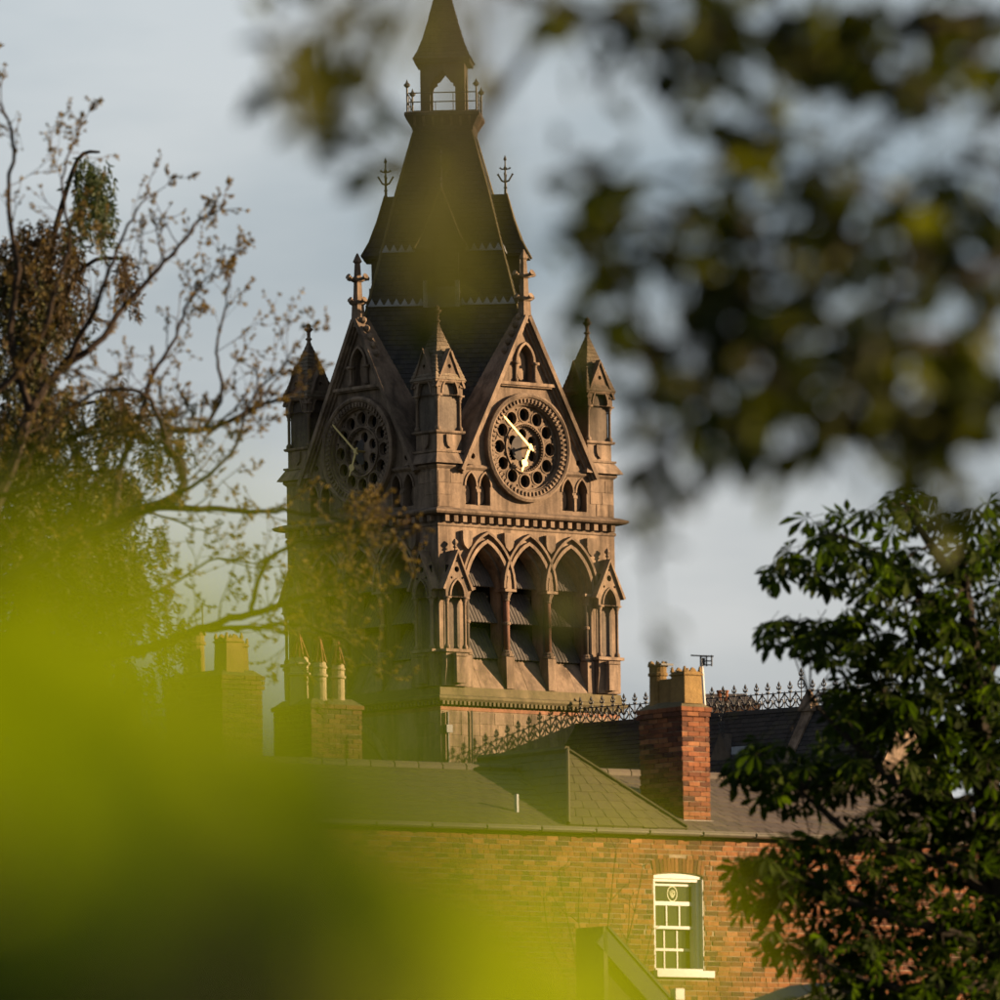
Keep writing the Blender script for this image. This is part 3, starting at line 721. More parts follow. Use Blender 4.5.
# ------------------------------------------------------------------ slate-roofed hall with iron cresting
RS = on_plane(575, 727, CORNER, TN)
hall = empty('crested_hall', (RS.x, RS.y, GZ), R(-40))
tag(hall, 'long dark slate roof with black iron ridge cresting running out from the clock tower', 'building')
ZR = RS.z - GZ; HL = 16.5; PJ, DP = 4.6, 6.2
rg = random.Random(31)
hs = MB()
slates(hs, (-.9,-PJ,ZR-DP), (HL,-PJ,ZR-DP), (-.9,-.05,ZR), (HL,-.05,ZR), 34, .36, rg, .02)
slates(hs, (HL,PJ,ZR-DP), (.9,PJ,ZR-DP), (HL,.05,ZR), (.9,.05,ZR), 34, .36, rg, .02)
o = hs.build('slates', 'slate', hall); o['kind'] = 'stuff'
MB().box(-.2, HL-.1, -PJ+.3, PJ-.3, 0, ZR-DP+.05).build('wall', 'stone', hall)
MB().add([(HL-.2,-PJ+.3,ZR-DP),(HL-.2,PJ-.3,ZR-DP),(HL-.2,0,ZR-.4)], [(0,1,2)]).build('gable_end', 'stone', hall)
for i in range(18): MB().hexa([(i*.92-.6+.01,-.13,ZR-.04),(i*.92+.3,-.13,ZR-.04),(i*.92+.3,.13,ZR-.04),(i*.92-.6+.01,.13,ZR-.04),(i*.92-.6+.01,-.03,ZR+.10),(i*.92+.3,-.03,ZR+.10),(i*.92+.3,.03,ZR+.10),(i*.92-.6+.01,.03,ZR+.10)]).build('ridge_tile', 'slate', hall)
def cresting_unit(big=False):
    m = MB(); h = 1.08 if not big else 1.55
    m.box(-.275, .275, -.018, .018, .07, .11); m.box(-.275, .275, -.018, .018, .66, .695)
    m.tube([(0,0,.02),(0,0,h)], .030, .018, n=5)
    for s_ in (-1, 1):
        m.tube([(s_*.03,0,.12),(s_*.14,0,.18),(s_*.22,0,.30),(s_*.19,0,.42),(s_*.08,0,.42),(s_*.07,0,.33)], [.028,.032,.032,.03,.028,.04], n=5)
        m.tube([(s_*.03,0,.30),(s_*.10,0,.46),(s_*.20,0,.55),(s_*.255,0,.66)], [.028,.03,.028,.028], n=5)
        m.tube([(0,0,h-.26),(s_*.08,0,h-.22),(s_*.105,0,h-.12)], [.03,.04,.016], n=5)
        m.tube([(0,0,h-.40),(s_*.06,0,h-.37),(s_*.07,0,h-.31)], [.026,.032,.014], n=5)
    m.lathe([(.015,h-.16),(.065,h-.09),(.045,h-.03),(.003,h+.06)], 0, 0, 6)
    m.tube([(.275,0,.10),(.275,0,.74)], .018, n=5)
    if big:
        pts = [(.17*math.cos(a*math.pi/6), 0, .98 + .17*math.sin(a*math.pi/6)) for a in range(13)]; m.tube(pts, .025, n=5)
        m.tube([(-.17,0,.98),(.17,0,.98)], .02, n=5)
    return m
cu = cresting_unit(); me0 = None
x_big = 11.55
k = 0; x = .28
while x < HL:
    if abs(x - x_big) < .28: cresting_unit(True).build('cresting_finial', 'iron', hall, (x, 0, ZR + .03))
    elif me0 is None: first_c = cu.build('cresting_panel', 'iron', hall, (x, 0, ZR + .03)); me0 = first_c.data
    else: instance('cresting_panel', me0, hall, Matrix.Translation((x, 0, ZR + .03)))
    x += .55
# stone cross-wall coping with its small gabled top
cw = MB(); xg = 11.75
cw.hexa([(xg-.22,-PJ-.1,ZR-DP-.1),(xg+.22,-PJ-.1,ZR-DP-.1),(xg+.22,-PJ+.4,ZR-DP-.2),(xg-.22,-PJ+.4,ZR-DP-.2),(xg-.22,-.12,ZR+.10),(xg+.22,-.12,ZR+.10),(xg+.22,.2,ZR-.2),(xg-.22,.2,ZR-.2)])
cw.square([(.26, ZR-.9), (.24, ZR-.1), (.32, ZR-.08), (.32, ZR+.02), (.05, ZR+.75)], xg, -.12)
cw.build('coping_wall', 'stone', hall)
# small stone dormer with an iron finial on the near slope
dx_, dy_, dz_ = 8.35, -1.30, ZR - 1.78
dr = MB().poly([(dx_-.45, dz_-1.2), (dx_+.45, dz_-1.2), (dx_+.45, dz_+.1), (dx_, dz_+1.0), (dx_-.45, dz_+.1)], [], dy_-.1, dy_+1.0)
dr.build('dormer', 'stone_grey', hall)
MB().hexa([(dx_+.45,dy_-.05,dz_-1.2),(dx_+1.5,dy_-.05,dz_-1.2),(dx_+1.5,dy_+.6,dz_-1.2),(dx_+.45,dy_+.6,dz_-1.2),(dx_+.45,dy_+.05,dz_+.45),(dx_+1.5,dy_+.05,dz_+.45),(dx_+1.5,dy_+.6,dz_+.45),(dx_+.45,dy_+.6,dz_+.45)]).build('dormer_cheek', 'lead', hall)
cresting_unit(True).build('dormer_finial', 'iron', hall, (dx_, dy_, dz_+.75)).scale = (.55, .55, 1)

# ------------------------------------------------------------------ far brick range behind the cresting
fo = at(728, 712, 432)
far = empty('far_brick_range', (fo.x, fo.y, GZ), R(8)); tag(far, 'brown brick house top with squat chimney pots seen through the ridge cresting', 'building')
fz = fo.z - GZ
MB().box(-1.7, 1.35, 0, 5, 0, fz + .35).build('wall', 'brick_old', far)
fr_ = MB(); slates(fr_, (-1.8,-.1,fz+.3), (1.4,-.1,fz+.3), (-1.5,2.5,fz+.95), (1.1,2.5,fz+.95), 6, .4, rg); q_ = fr_.build('roof_slates', 'slate_brown', far); q_['kind'] = 'stuff'
for x in (-.25, .02): MB().lathe([(.11, fz+.5), (.10, fz+.85), (.13, fz+.87), (.13, fz+.95), (.09, fz+.95)], x, .6, 10).build('chimney_pot', 'terracotta', far)

# ------------------------------------------------------------------ brick house in front
HO, HA, hl = frame(683, 829, 155, 38, 2.5)
house = empty('brick_house', (HO.x, HO.y, HO.z), HA)
tag(house, 'orange brick house with white sash window under a mossy slate roof', 'house')
zg = hl(683, 829)[1]
x_l, x_r = -11.0, 6.5
# window opening from the picture
wx0, wz1 = hl(653.5, 874.8); wx1, _ = hl(704, 880); wz0 = hl(655, 972)[1]; wzc = hl(678, 872.8)[1]
wx1 -= .02
seg = [(wx0, wz0), (wx0, wz1)] + [(wx0 + (wx1-wx0)*i/8, wz1 + (wzc-wz1)*(1-((i-4)/4)**2)) for i in range(1, 8)] + [(wx1, wz1), (wx1, wz0)]
wall_m = MB().poly([(x_l, 0), (x_r, 0), (x_r, zg-.02), (x_l, zg-.02)], [seg], 0, .34, sides=False)
wall_o = wall_m.build('wall', 'mortar', house)
MB().add([(x_l,0,0),(x_l,4.3,0),(x_l,4.3,zg),(x_l,0,zg),(x_r,0,0),(x_r,4.3,0),(x_r,4.3,zg),(x_r,0,zg),(x_l,2.15,zg+.97),(x_r,2.15,zg+.97)], [(0,3,8,2,1),(4,5,6,9,7),(1,2,6,5)]).build('side_walls', 'brick_old', house)
# bricks
rg = random.Random(5)
def brick_variant(l, h=.0635, d=.11):
    m = MB(); j = lambda: rg.uniform(-.0025, .0025)
    m.add([(-l/2+j(),-.009+j(),-h/2+j()),(l/2+j(),-.009+j(),-h/2+j()),(l/2,d,-h/2),(-l/2,d,-h/2),(-l/2+j(),-.009+j(),h/2+j()),(l/2+j(),-.009+j(),h/2+j()),(l/2,d,h/2),(-l/2,d,h/2)],
          [(0,3,2,1),(4,5,6,7),(0,1,5,4),(1,2,6,5),(2,3,7,6),(3,0,4,7)]); return m
BV = {'s': [brick_variant(.215) for _ in range(5)], 'h': [brick_variant(.103) for _ in range(4)], 'c': [brick_variant(.06) for _ in range(2)]}
def as_mesh(m, name, mat):
    me = bpy.data.meshes.new(name); me.from_pydata(m.v, [], m.f); me.materials.append(M[mat]); return me
BM = {k: [as_mesh(m, 'brick', 'brick') for m in v] for k, v in BV.items()}
BMO = {k: [as_mesh(m, 'brick', 'brick_old') for m in v] for k, v in BV.items()}
spots = []
z = zg - .20; row = 0
while z > hl(683, 1000)[1] - .9:
    x = x_l + rg.uniform(0, .2); seq = 0
    while x < x_r - .2:
        kind = 'h' if (row % 4 == 3) else 's'; l = .215 if kind == 's' else .103
        x0, x1 = x, x + l; c = (x0 + x1) / 2
        inside = (x1 > wx0 - .005 and x0 < wx1 + .005 and z + .035 > wz0 - .10 and z - .035 < wz1 + .26 - (abs(c-(wx0+wx1)/2))*.12)
        if not inside: spots.append((c, z, kind))
        elif x0 < wx0 - .05 and x1 > wx0: spots.append(((x0 + wx0)/2 - .004, z, 'c' if wx0 - x0 < .085 else 'h'))
        elif x1 > wx1 + .05 and x0 < wx1 + .0: spots.append(((x1 + wx1)/2 + .004, z, 'c' if x1 - wx1 < .085 else 'h'))
        x += l + .010 + rg.uniform(-.001, .001)
    z -= .075; row += 1
cxw = (wx0 + wx1)/2 + .35; czw = (wz0 + wz1)/2 + .25
spots.sort(key=lambda s_: abs(s_[0]-cxw)*.9 + abs(s_[1]-czw)*1.1)
def jit(x, y, z, roll=0): return Matrix.Translation((x, y + rg.uniform(-.003, .003), z + rg.uniform(-.002, .002))) @ Matrix.Rotation(rg.uniform(-.012, .012) + roll, 4, 'Y')
for (x, z, kd) in spots[:270]: instance('brick', rg.choice(BM[kd]), house, jit(x, 0, z))
rest = spots[270:]
for kd in ('s', 'h', 'c'):
    ms = [jit(x, 0, z) for x, z, k2 in rest if k2 == kd]
    if ms and kd != 'c': scatter('brickwork', [(m.v, m.f) for m in BV[kd]], ms, 'brick', house)
# brick arch over the window
nb = 14
for i in range(nb):
    t = (i + .5) / nb; x = wx0 - .03 + (wx1 - wx0 + .06) * t; zz = wz1 + (wzc - wz1) * (1 - (2*t - 1)**2) + .115
    instance('brick', rg.choice(BM['s']), house, jit(x, -.004, zz, R(90) + (t - .5) * .35) @ Matrix.Scale(1.0 if (wx1-wx0+.06)/nb > .07 else .92, 4, (0,0,1)))
# sash window
win = empty('window', (0, 0, 0), 0, house)
def wb(x0, x1, z0, z1, y0, y1, name='frame', mat='white_paint', par=None): return MB().box(x0, x1, y0, y1, z0, z1).build(name, mat, par or win)
W0, W1 = wx0, wx1; zt = wz1 - .02
fh = MB().poly([(W0+.004, wz1-.045)] + [(p[0], p[1]-.006) for p in seg[1:-1]] + [(W1-.004, wz1-.045)], [], .03, .30); fh.build('frame_head', 'white_paint', win)
wb(W0+.004, W1-.004, wz1-.09, wz1-.046, .05, .29)
wb(W0+.004, W0+.075, wz0+.06, wz1-.091, .06, .30); wb(W1-.085, W1-.004, wz0+.06, wz1-.091, .06, .30)
wb(W0+.076, W0+.10, wz0+.06, wz1-.091, .10, .30); wb(W1-.11, W1-.086, wz0+.06, wz1-.091, .10, .30)
wb(W1-.022, W1-.005, wz0+.061, wz1-.05, .012, .055, 'reveal_lining'); wb(W1-.012, W1-.003, wz0+.061, wz1-.05, .0, .30, 'reveal_lining')
wb(W0-.02, W1+.13, wz0-.07, wz0+.03, -.09, .30, 'sill'); wb(W0+.02, W1-.02, wz0+.031, wz0+.06, .0, .30, 'sill')
sx0, sx1 = W0 + .10, W1 - .11
def zpx(py): return hl(678, py)[1]
bars = [(zpx(882.5), zpx(885.5)), (zpx(901), zpx(905)), (zpx(925.5), zpx(928.5)), (zpx(948), zpx(950)), (zpx(969), zpx(973))]
wb(sx0, sx1, bars[0][1], bars[0][0]+.02, .13, .17, 'sash_rail'); wb(sx0, sx1, bars[1][1], bars[1][0], .12, .17, 'sash_rail')
wb(sx0, sx1, bars[2][1], bars[2][0], .12, .20, 'sash_rail'); wb(sx0, sx1, bars[3][1]-.005, bars[3][0]+.005, .18, .21, 'glazing_bar'); wb(sx0, sx1, wz0+.06, bars[4][0]+.005, .17, .21, 'sash_rail')
for f_ in (1/3, 2/3):
    xc = sx0 + (sx1-sx0)*f_
    wb(xc-.012, xc+.012, bars[2][0], bars[1][1], .13, .16, 'glazing_bar')
    wb(xc-.022, xc+.002, bars[3][0]+.005, bars[2][1], .182, .208, 'glazing_bar'); wb(xc-.022, xc+.002, bars[4][0]+.005, bars[3][1]-.005, .182, .208, 'glazing_bar')
def pane(x0, x1, z0, z1, y): return MB().box(x0, x1, y, y+.006, z0, z1).build('pane', 'glass', win)
top_pane = pane(sx0, sx1, bars[1][0], bars[0][1], .148)
for i in range(3):
    a, b2 = sx0 + (sx1-sx0)*i/3, sx0 + (sx1-sx0)*(i+1)/3
    pane(a, b2, bars[2][0], bars[1][1], .147); pane(a, b2, bars[3][0], bars[2][1], .196); pane(a, b2, bars[4][0], bars[3][1], .196)
ex, ez = (sx0 + sx1)/2, (bars[1][0] + bars[0][1])/2; em = MB()
em.band([(ex + .085*math.cos(i*math.pi/12), ez + .105*math.sin(i*math.pi/12)) for i in range(24)], -.012, .0, .141, .146, closed=True)
for q in range(7):
    a = -0.9 + q*.3; em.tube([(ex + .01*math.sin(a), .144, ez-.06), (ex + .05*math.sin(a*1.5), .144, ez), (ex + .06*math.sin(a), .144, ez + .06*math.cos(a))], .006, n=4)
em.build('etched_emblem', 'etching', win)
wb(W0, W1, wz0+.07, wz1, .9, .92, 'room_back', 'dark_inside')
# gutter with joints, fascia
MB().box(x_l, x_r, -.03, .02, zg-.16, zg-.02).build('fascia', 'timber', house)
gx = x_l; gp_ = []
while gx < x_r:
    L = min(1.02, x_r - gx); m = MB()
    sec = [(-.13 + .075*math.cos(t), zg-.05 + .07*math.sin(t)) for t in [math.pi + i*math.pi/6 for i in range(7)]]
    m.loft([[(gx, y-.0, z) for y, z in sec], [(gx+L-.01, y, z) for y, z in sec]], closed=False, cap0=False, cap1=False)
    m.tube([(gx, -.205, zg-.045), (gx+L-.01, -.205, zg-.045)], .012, n=5)
    m.tube([(gx+.02,-.13 + .082*math.cos(t), zg-.05+.077*math.sin(t)) for t in [math.pi + i*math.pi/6 for i in range(7)]], .012, n=5)
    m.build('gutter_length', 'gutter_paint', house); gx += L
# main roof
rg = random.Random(8)
RD, RH = 2.15, .97
xh0, _ = hl(561, 827); xh1, _ = hl(680, 828); xhc = (xh0 + xh1)/2
ms_ = MB(); slates(ms_, (x_l-.1,-.16,zg-.02), (xhc,-.16,zg-.02), (x_l-.1,RD,zg+RH), (xhc,RD,zg+RH), 11, .28, rg, .009, .003); o = ms_.build('slates', 'slate_moss', house); o['kind'] = 'stuff'
ms_ = MB(); slates(ms_, (xhc,-.16,zg-.02), (x_r+.1,-.16,zg-.02), (xhc,RD,zg+RH), (x_r+.1,RD,zg+RH), 11, .28, rg, .009, .003)
slates(ms_, (x_r,4.4,zg-.02), (x_l,4.4,zg-.02), (x_r,RD,zg+RH), (x_l,RD,zg+RH), 8, .4, rg, .016); o = ms_.build('slates', 'slate_brown', house); o['kind'] = 'stuff'
x = x_l
while x < x_r:
    MB().tube([(x+.01,RD,zg+RH+.01),(x+.44,RD,zg+RH+.01)], .075, n=8).build('ridge_tile', 'slate_brown', house); x += .45
# small cross hip
bh = (xh1 - xh0)/2; th_, hh = 1.25, 1.22
cr = MB()
slates(cr, (xh0,-.18,zg+.0), (xh1,-.18,zg+.0), (xhc-.01,th_,zg+hh), (xhc+.01,th_,zg+hh), 9, .28, rg, .009, .003)
slates(cr, (xh0,3.4,zg+.0), (xh0,-.18,zg+.0), (xhc,3.4,zg+hh), (xhc,th_,zg+hh), 9, .28, rg, .009, .003)
slates(cr, (xh1,-.18,zg+.0), (xh1,3.4,zg+.0), (xhc,th_,zg+hh), (xhc,3.4,zg+hh), 9, .28, rg, .009, .003)
o = cr.build('hip_slates', 'slate_moss', house); o['kind'] = 'stuff'
for xx in (xh0, xh1): MB().tube([(xx,-.18,zg+.02),(xhc,th_,zg+hh+.02)], .03, n=6).build('hip_roll', 'slate_moss', house)
MB().tube([(xhc,th_,zg+hh+.01),(xhc,3.4,zg+hh+.01)], .06, n=6).build('ridge_roll', 'stone_moss', house)
vx, vz = hl(519, 825, .3); MB().tube([(vx,.35,vz-.2),(vx,.35,vz+.46)], .035, n=8).build('vent_pipe', 'grey_paint', house)

# chimney stacks
def stack(name, px, py0, py1, wpx, Y, deg, depth, label, bm, mat, cap_rows=2, base=None):
    """near vertical edge at px, from py0 (top) to py1 (bottom); wpx = right end of the lit front face"""
    O, a, lc = frame(px, py1, Y, deg, at(px, py1, Y).z)
    w = lc(wpx, (py0 + py1)/2)[0]; h = lc(px, py0)[1]
    root = empty(name, O, a); tag(root, label, 'chimney')
    MB().box(.01, w-.01, .01, depth-.01, -.12, h-.02).build('core', 'mortar', root)
    r_ = random.Random(int(px)); n = int(h/.075)
    for i in range(n + 1):
        z = h - .04 - i*.075; out = .03 if i < cap_rows else 0
        for side in (0, 1):
            L = w if side == 0 else depth; x = -out; first = True
            while x < L + out - .02:
                l = .103 if (first and (i + side) % 2) else .215
                l = min(l, L + out - x)
                if l < .04: break
                kd = 's' if l > .15 else 'h'
                sc = l / (.215 if kd == 's' else .103)
                m4 = (Matrix.Translation((x + l/2, -out, z)) if side == 0 else Matrix.Translation((-out, x + l/2, z)) @ Matrix.Rotation(R(-90), 4, 'Z'))
                m4 = m4 @ Matrix.Translation((0, r_.uniform(-.004, .004), r_.uniform(-.002, .002))) @ Matrix.Scale(sc, 4, (1,0,0)) @ Matrix.Scale(.85, 4, (0,1,0))
                instance('brick', r_.choice(bm[kd]), root, m4); x += l + .01; first = False
    # mortar flaunching
    MB().hexa([(-.02,-.02,h-.01),(w+.02,-.02,h-.01),(w+.02,depth+.02,h-.01),(-.02,depth+.02,h-.01),(.10,.10,h+.09),(w-.10,.10,h+.09),(w-.10,depth-.10,h+.09),(.10,depth-.10,h+.09)]).build('flaunching', mat, root)
    return root, w, h, lc
st1, w1, h1, lc1 = stack('chimney_stack', 683.5, 706, 822, 709.5, 155.35, 38, 1.02, 'orange brick chimney stack with buff crown pots above the sash window', BM, 'stone_moss')
MB().box(-.02, w1+.03, -.035, 1.05, -.10, .03).build('flashing', 'render_white', st1)
def crown_pot(x, y, z, h, r, par, sq=False, mat='buff_clay', bands=True):
    m = MB(); n = 16
    if sq: m.square([(r*1.05, z), (r*.98, z+h*.74), (r*1.12, z+h*.77), (r*1.12, z+h*.80), (r, z+h*.81), (r, z+h*.86)], x, y)
    else: m.lathe([(r*1.1, z), (r, z+.08), (r*.96, z+h*.66), (r*1.12, z+h*.68), (r*1.12, z+h*.73), (r*.98, z+h*.75), (r, z+h*.88)], x, y, n)
    zt = z + h*(.86 if sq else .88)
    for i in range(8):
        if sq:
            sx, sy = ((-1,-1),(0,-1),(1,-1),(1,0),(1,1),(0,1),(-1,1),(-1,0))[i]; cx, cy = x + sx*r*.9, y + sy*r*.9
            m.hexa([(cx-r*.16,cy-r*.16,zt),(cx+r*.16,cy-r*.16,zt),(cx+r*.16,cy+r*.16,zt),(cx-r*.16,cy+r*.16,zt)] + [(cx-.01+q*.02, cy-.01+w_*.02, z+h) for q, w_ in ((0,0),(1,0),(1,1),(0,1))] if i % 2 == 0 else
                   [(cx-r*.36,cy-r*.12,zt),(cx+r*.36,cy-r*.12,zt),(cx+r*.36,cy+r*.12,zt),(cx-r*.36,cy+r*.12,zt)] + [(cx-.01+q*.02, cy-.01+w_*.02, z+h*.97) for q, w_ in ((0,0),(1,0),(1,1),(0,1))])
        else:
            a = 2*math.pi*i/8; cx, cy = x + r*.92*math.cos(a), y + r*.92*math.sin(a)
            m.square([(r*.22, zt), (r*.16, z+h*.95), (.008, z+h)], cx, cy, a)
    return m.build('chimney_pot', mat, par)
crown_pot(.20, .80, h1+.05, .68, .135, st1)
crown_pot(.26, .20, h1+.05, .56, .165, st1, True)
MB().square([(.14, h1+.05), (.14, h1+.44)], .25, .52).build('chimney_pot', 'buff_clay', st1)
MB().box(.12, .36, .62, .66, h1+.66, h1+.69).build('cowl_blade', 'iron', st1)

st2, w2, h2, lc2 = stack('chimney_stack', 312, 703, 765, 362, 158, 38, .95, 'brick chimney stack with four cream pots beside the tower base', BMO, 'stone_moss', 1)
MB().box(-.03, w2+.03, -.04, 1.0, -.16, .0).build('flashing', 'lead', st2)
def spiked_pot(x, y, z, h, r, par, label=None):
    m = MB().lathe([(r*1.12, z), (r, z+.06), (r*.98, z+h*.60), (r*1.22, z+h*.63), (r*1.22, z+h*.67), (r*.98, z+h*.69), (r*.98, z+h*.82), (r*1.15, z+h*.85), (r*1.15, z+h*.88), (r, z+h*.90), (r*.9, z+h*1.0)], x, y, 14)
    o = m.build('chimney_pot', 'cream_clay', par, smooth=False)
    k = MB()
    for i in range(7):
        a = 2*math.pi*i/7; k.tube([(x + r*.95*math.cos(a), y + r*.95*math.sin(a), z+h*.98), (x + r*.1*math.cos(a), y + r*.1*math.sin(a), z+h+.34)], .018, n=5)
    k.lathe([(.03, z+h+.30), (.035, z+h+.33), (.003, z+h+.40)], x, y, 6); k.build('pot_terminal', 'terracotta', o)
spiked_pot(.30, .16, h2+.05, .60, .10, st2); spiked_pot(.66, .18, h2+.05, .58, .10, st2); spiked_pot(.62, .62, h2+.05, .64, .075, st2); spiked_pot(.16, .50, h2-.0, .74, .15, st2)

st3, w3, h3, lc3 = stack('chimney_stack', 224, 674, 830, 263, 162, 38, 1.5, 'weathered brick chimney stack with crown pots near the bare branches at left', BMO, 'stone_moss', 3)
crown_pot(.30, .22, h3+.05, .62, .16, st3, True); crown_pot(.20, 1.0, h3+.05, .72, .17, st3); crown_pot(.55, .35, h3+.05, .55, .13, st3, True)
MB().tube([(.3,.9,h3),(.3,.9,h3+1.15)], .012, n=5).build('rod', 'iron', st3)

# roof-top aerial behind the orange stack
ao = at(706, 712, 158.5); az = ao.z
aer = empty('tv_aerial', (ao.x, ao.y, az - .3)); tag(aer, 'small box aerial on a pale mast behind the orange chimney stack', 'aerial')
MB().tube([(0,0,0),(-.055,0,1.12)], .022, n=8).build('mast', 'white_paint', aer)
am = MB().tube([(-.22,0,1.17),(.13,0,1.15)], .012, n=5)
for zz in (1.02, 1.08, 1.15): am.tube([(-.07,0,zz),(.10,0,zz)], .010, n=5)
for xx in (-.07, .02, .10): am.tube([(xx,0,1.0),(xx,0,1.17)], .012, n=5)
am.box(-.06, .0, -.02, .02, 1.01, 1.13); am.build('antenna', 'iron', aer)

# outhouse gable in front of the brick wall, and a low shed roof
oo = at(605, 929, 128)
out = empty('outhouse', (oo.x, oo.y, ground_z(128)), R(38)); tag(out, 'dark lean-to outhouse roof sloping down in front of the brick wall below the window', 'outhouse')
oz = oo.z - ground_z(128)
rg = random.Random(12)
os_ = MB(); slates(os_, (1.6,-.06,oz-1.42), (1.6,.5,oz-1.42), (0,-.06,oz), (0,.5,oz), 9, .25, rg)
q_ = os_.build('slates', 'slate', out); q_['kind'] = 'stuff'
MB().band([(-.03, oz+.02), (1.6, oz-1.42)], -.26, -.02, -.10, -.04).build('bargeboard', 'timber', out)
MB().band([(-.03, oz+.03), (1.6, oz-1.41)], -.02, .012, -.12, .5).build('verge', 'timber', out)
MB().box(-.10, -.035, -.10, .45, oz-1.6, oz+.03).build('post', 'stone_moss', out)
MB().poly([(-.03, 0), (1.5, 0), (1.5, oz-1.5), (-.03, oz-.14)], [], .0, .45).build('wall', 'brick_old', out)
wx_ = MB().box(.98, 1.12, -.16, -.05, oz-.86, oz-.72); wx_.build('vent_box', 'white_paint', out)
so = at(800, 983, 120)
shed = empty('garden_shed', (so.x, so.y, ground_z(120)), R(30)); tag(shed, 'low dark shed roof at the foot of the brick wall beneath the chestnut', 'shed')
sz = so.z - ground_z(120)
ss_ = MB(); slates(ss_, (-1.2,-.4,sz-.50), (-1.2,.8,sz-.50), (.35,-.4,sz), (.35,.8,sz), 6, .3, rg); slates(ss_, (2.2,.8,sz-.5),(2.2,-.4,sz-.5),(.35,.8,sz),(.35,-.4,sz),6,.3,rg); q_ = ss_.build('slates', 'slate', shed); q_['kind'] = 'stuff'
MB().poly([(-1.1, 0), (2.1, 0), (2.1, sz-.52), (.35, sz-.05), (-1.1, sz-.52)], [], -.3, .7).build('wall', 'timber', shed)

# ------------------------------------------------------------------ foliage helpers
def leaf_mesh(l, w, fold=.15, curl=.2, n=4):
    """pointed oval leaf from the origin along +y, folded on its midrib"""
    v = [(0, 0, 0)]; f = []
    for i in range(1, n):
        t = i / n; ww = w * .5 * math.sin(math.pi * t ** .85); z = -curl * l * t * t
        v += [(-ww, l*t, z + fold*ww), (0, l*t, z), (ww, l*t, z + fold*ww)]
    v.append((0, l, -curl*l)); L = len(v) - 1
    f += [(0, 2, 1), (0, 3, 2)]
    for i in range(n - 2):
        a = 1 + i*3; f += [(a, a+1, a+4, a+3), (a+1, a+2, a+5, a+4)]
    a = 1 + (n-2)*3; f += [(a, a+1, L), (a+1, a+2, L)]
    return v, f
def basis(direction, normal, scale=1.0, pos=(0,0,0)):
    y = Vector(direction).normalized(); z = Vector(normal); z = (z - y * z.dot(y))
    z = z.normalized() if z.length > 1e-4 else y.orthogonal().normalized(); x = y.cross(z)
    return Matrix(((x.x*scale, y.x*scale, z.x*scale, pos[0]), (x.y*scale, y.y*scale, z.y*scale, pos[1]), (x.z*scale, y.z*scale, z.z*scale, pos[2]), (0,0,0,1)))
def rv(rg, s=1.0): 
    return Vector((rg.gauss(0, s), rg.gauss(0, s), rg.gauss(0, s)))
def smooth_path(pts, sub_=4):
    out = []
    P = [pts[0]] + list(pts) + [pts[-1]]
    for i in range(1, len(P) - 2):
        for k in range(sub_):
            t = k / sub_; a, b2, c, d = P[i-1], P[i], P[i+1], P[i+2]
            out.append(.5*((2*b2) + (c - a)*t + (2*a - 5*b2 + 4*c - d)*t*t + (3*b2 - a - 3*c + d)*t**3))
    out.append(P[-2]); return out
def local_to(root, v): return v - root.location

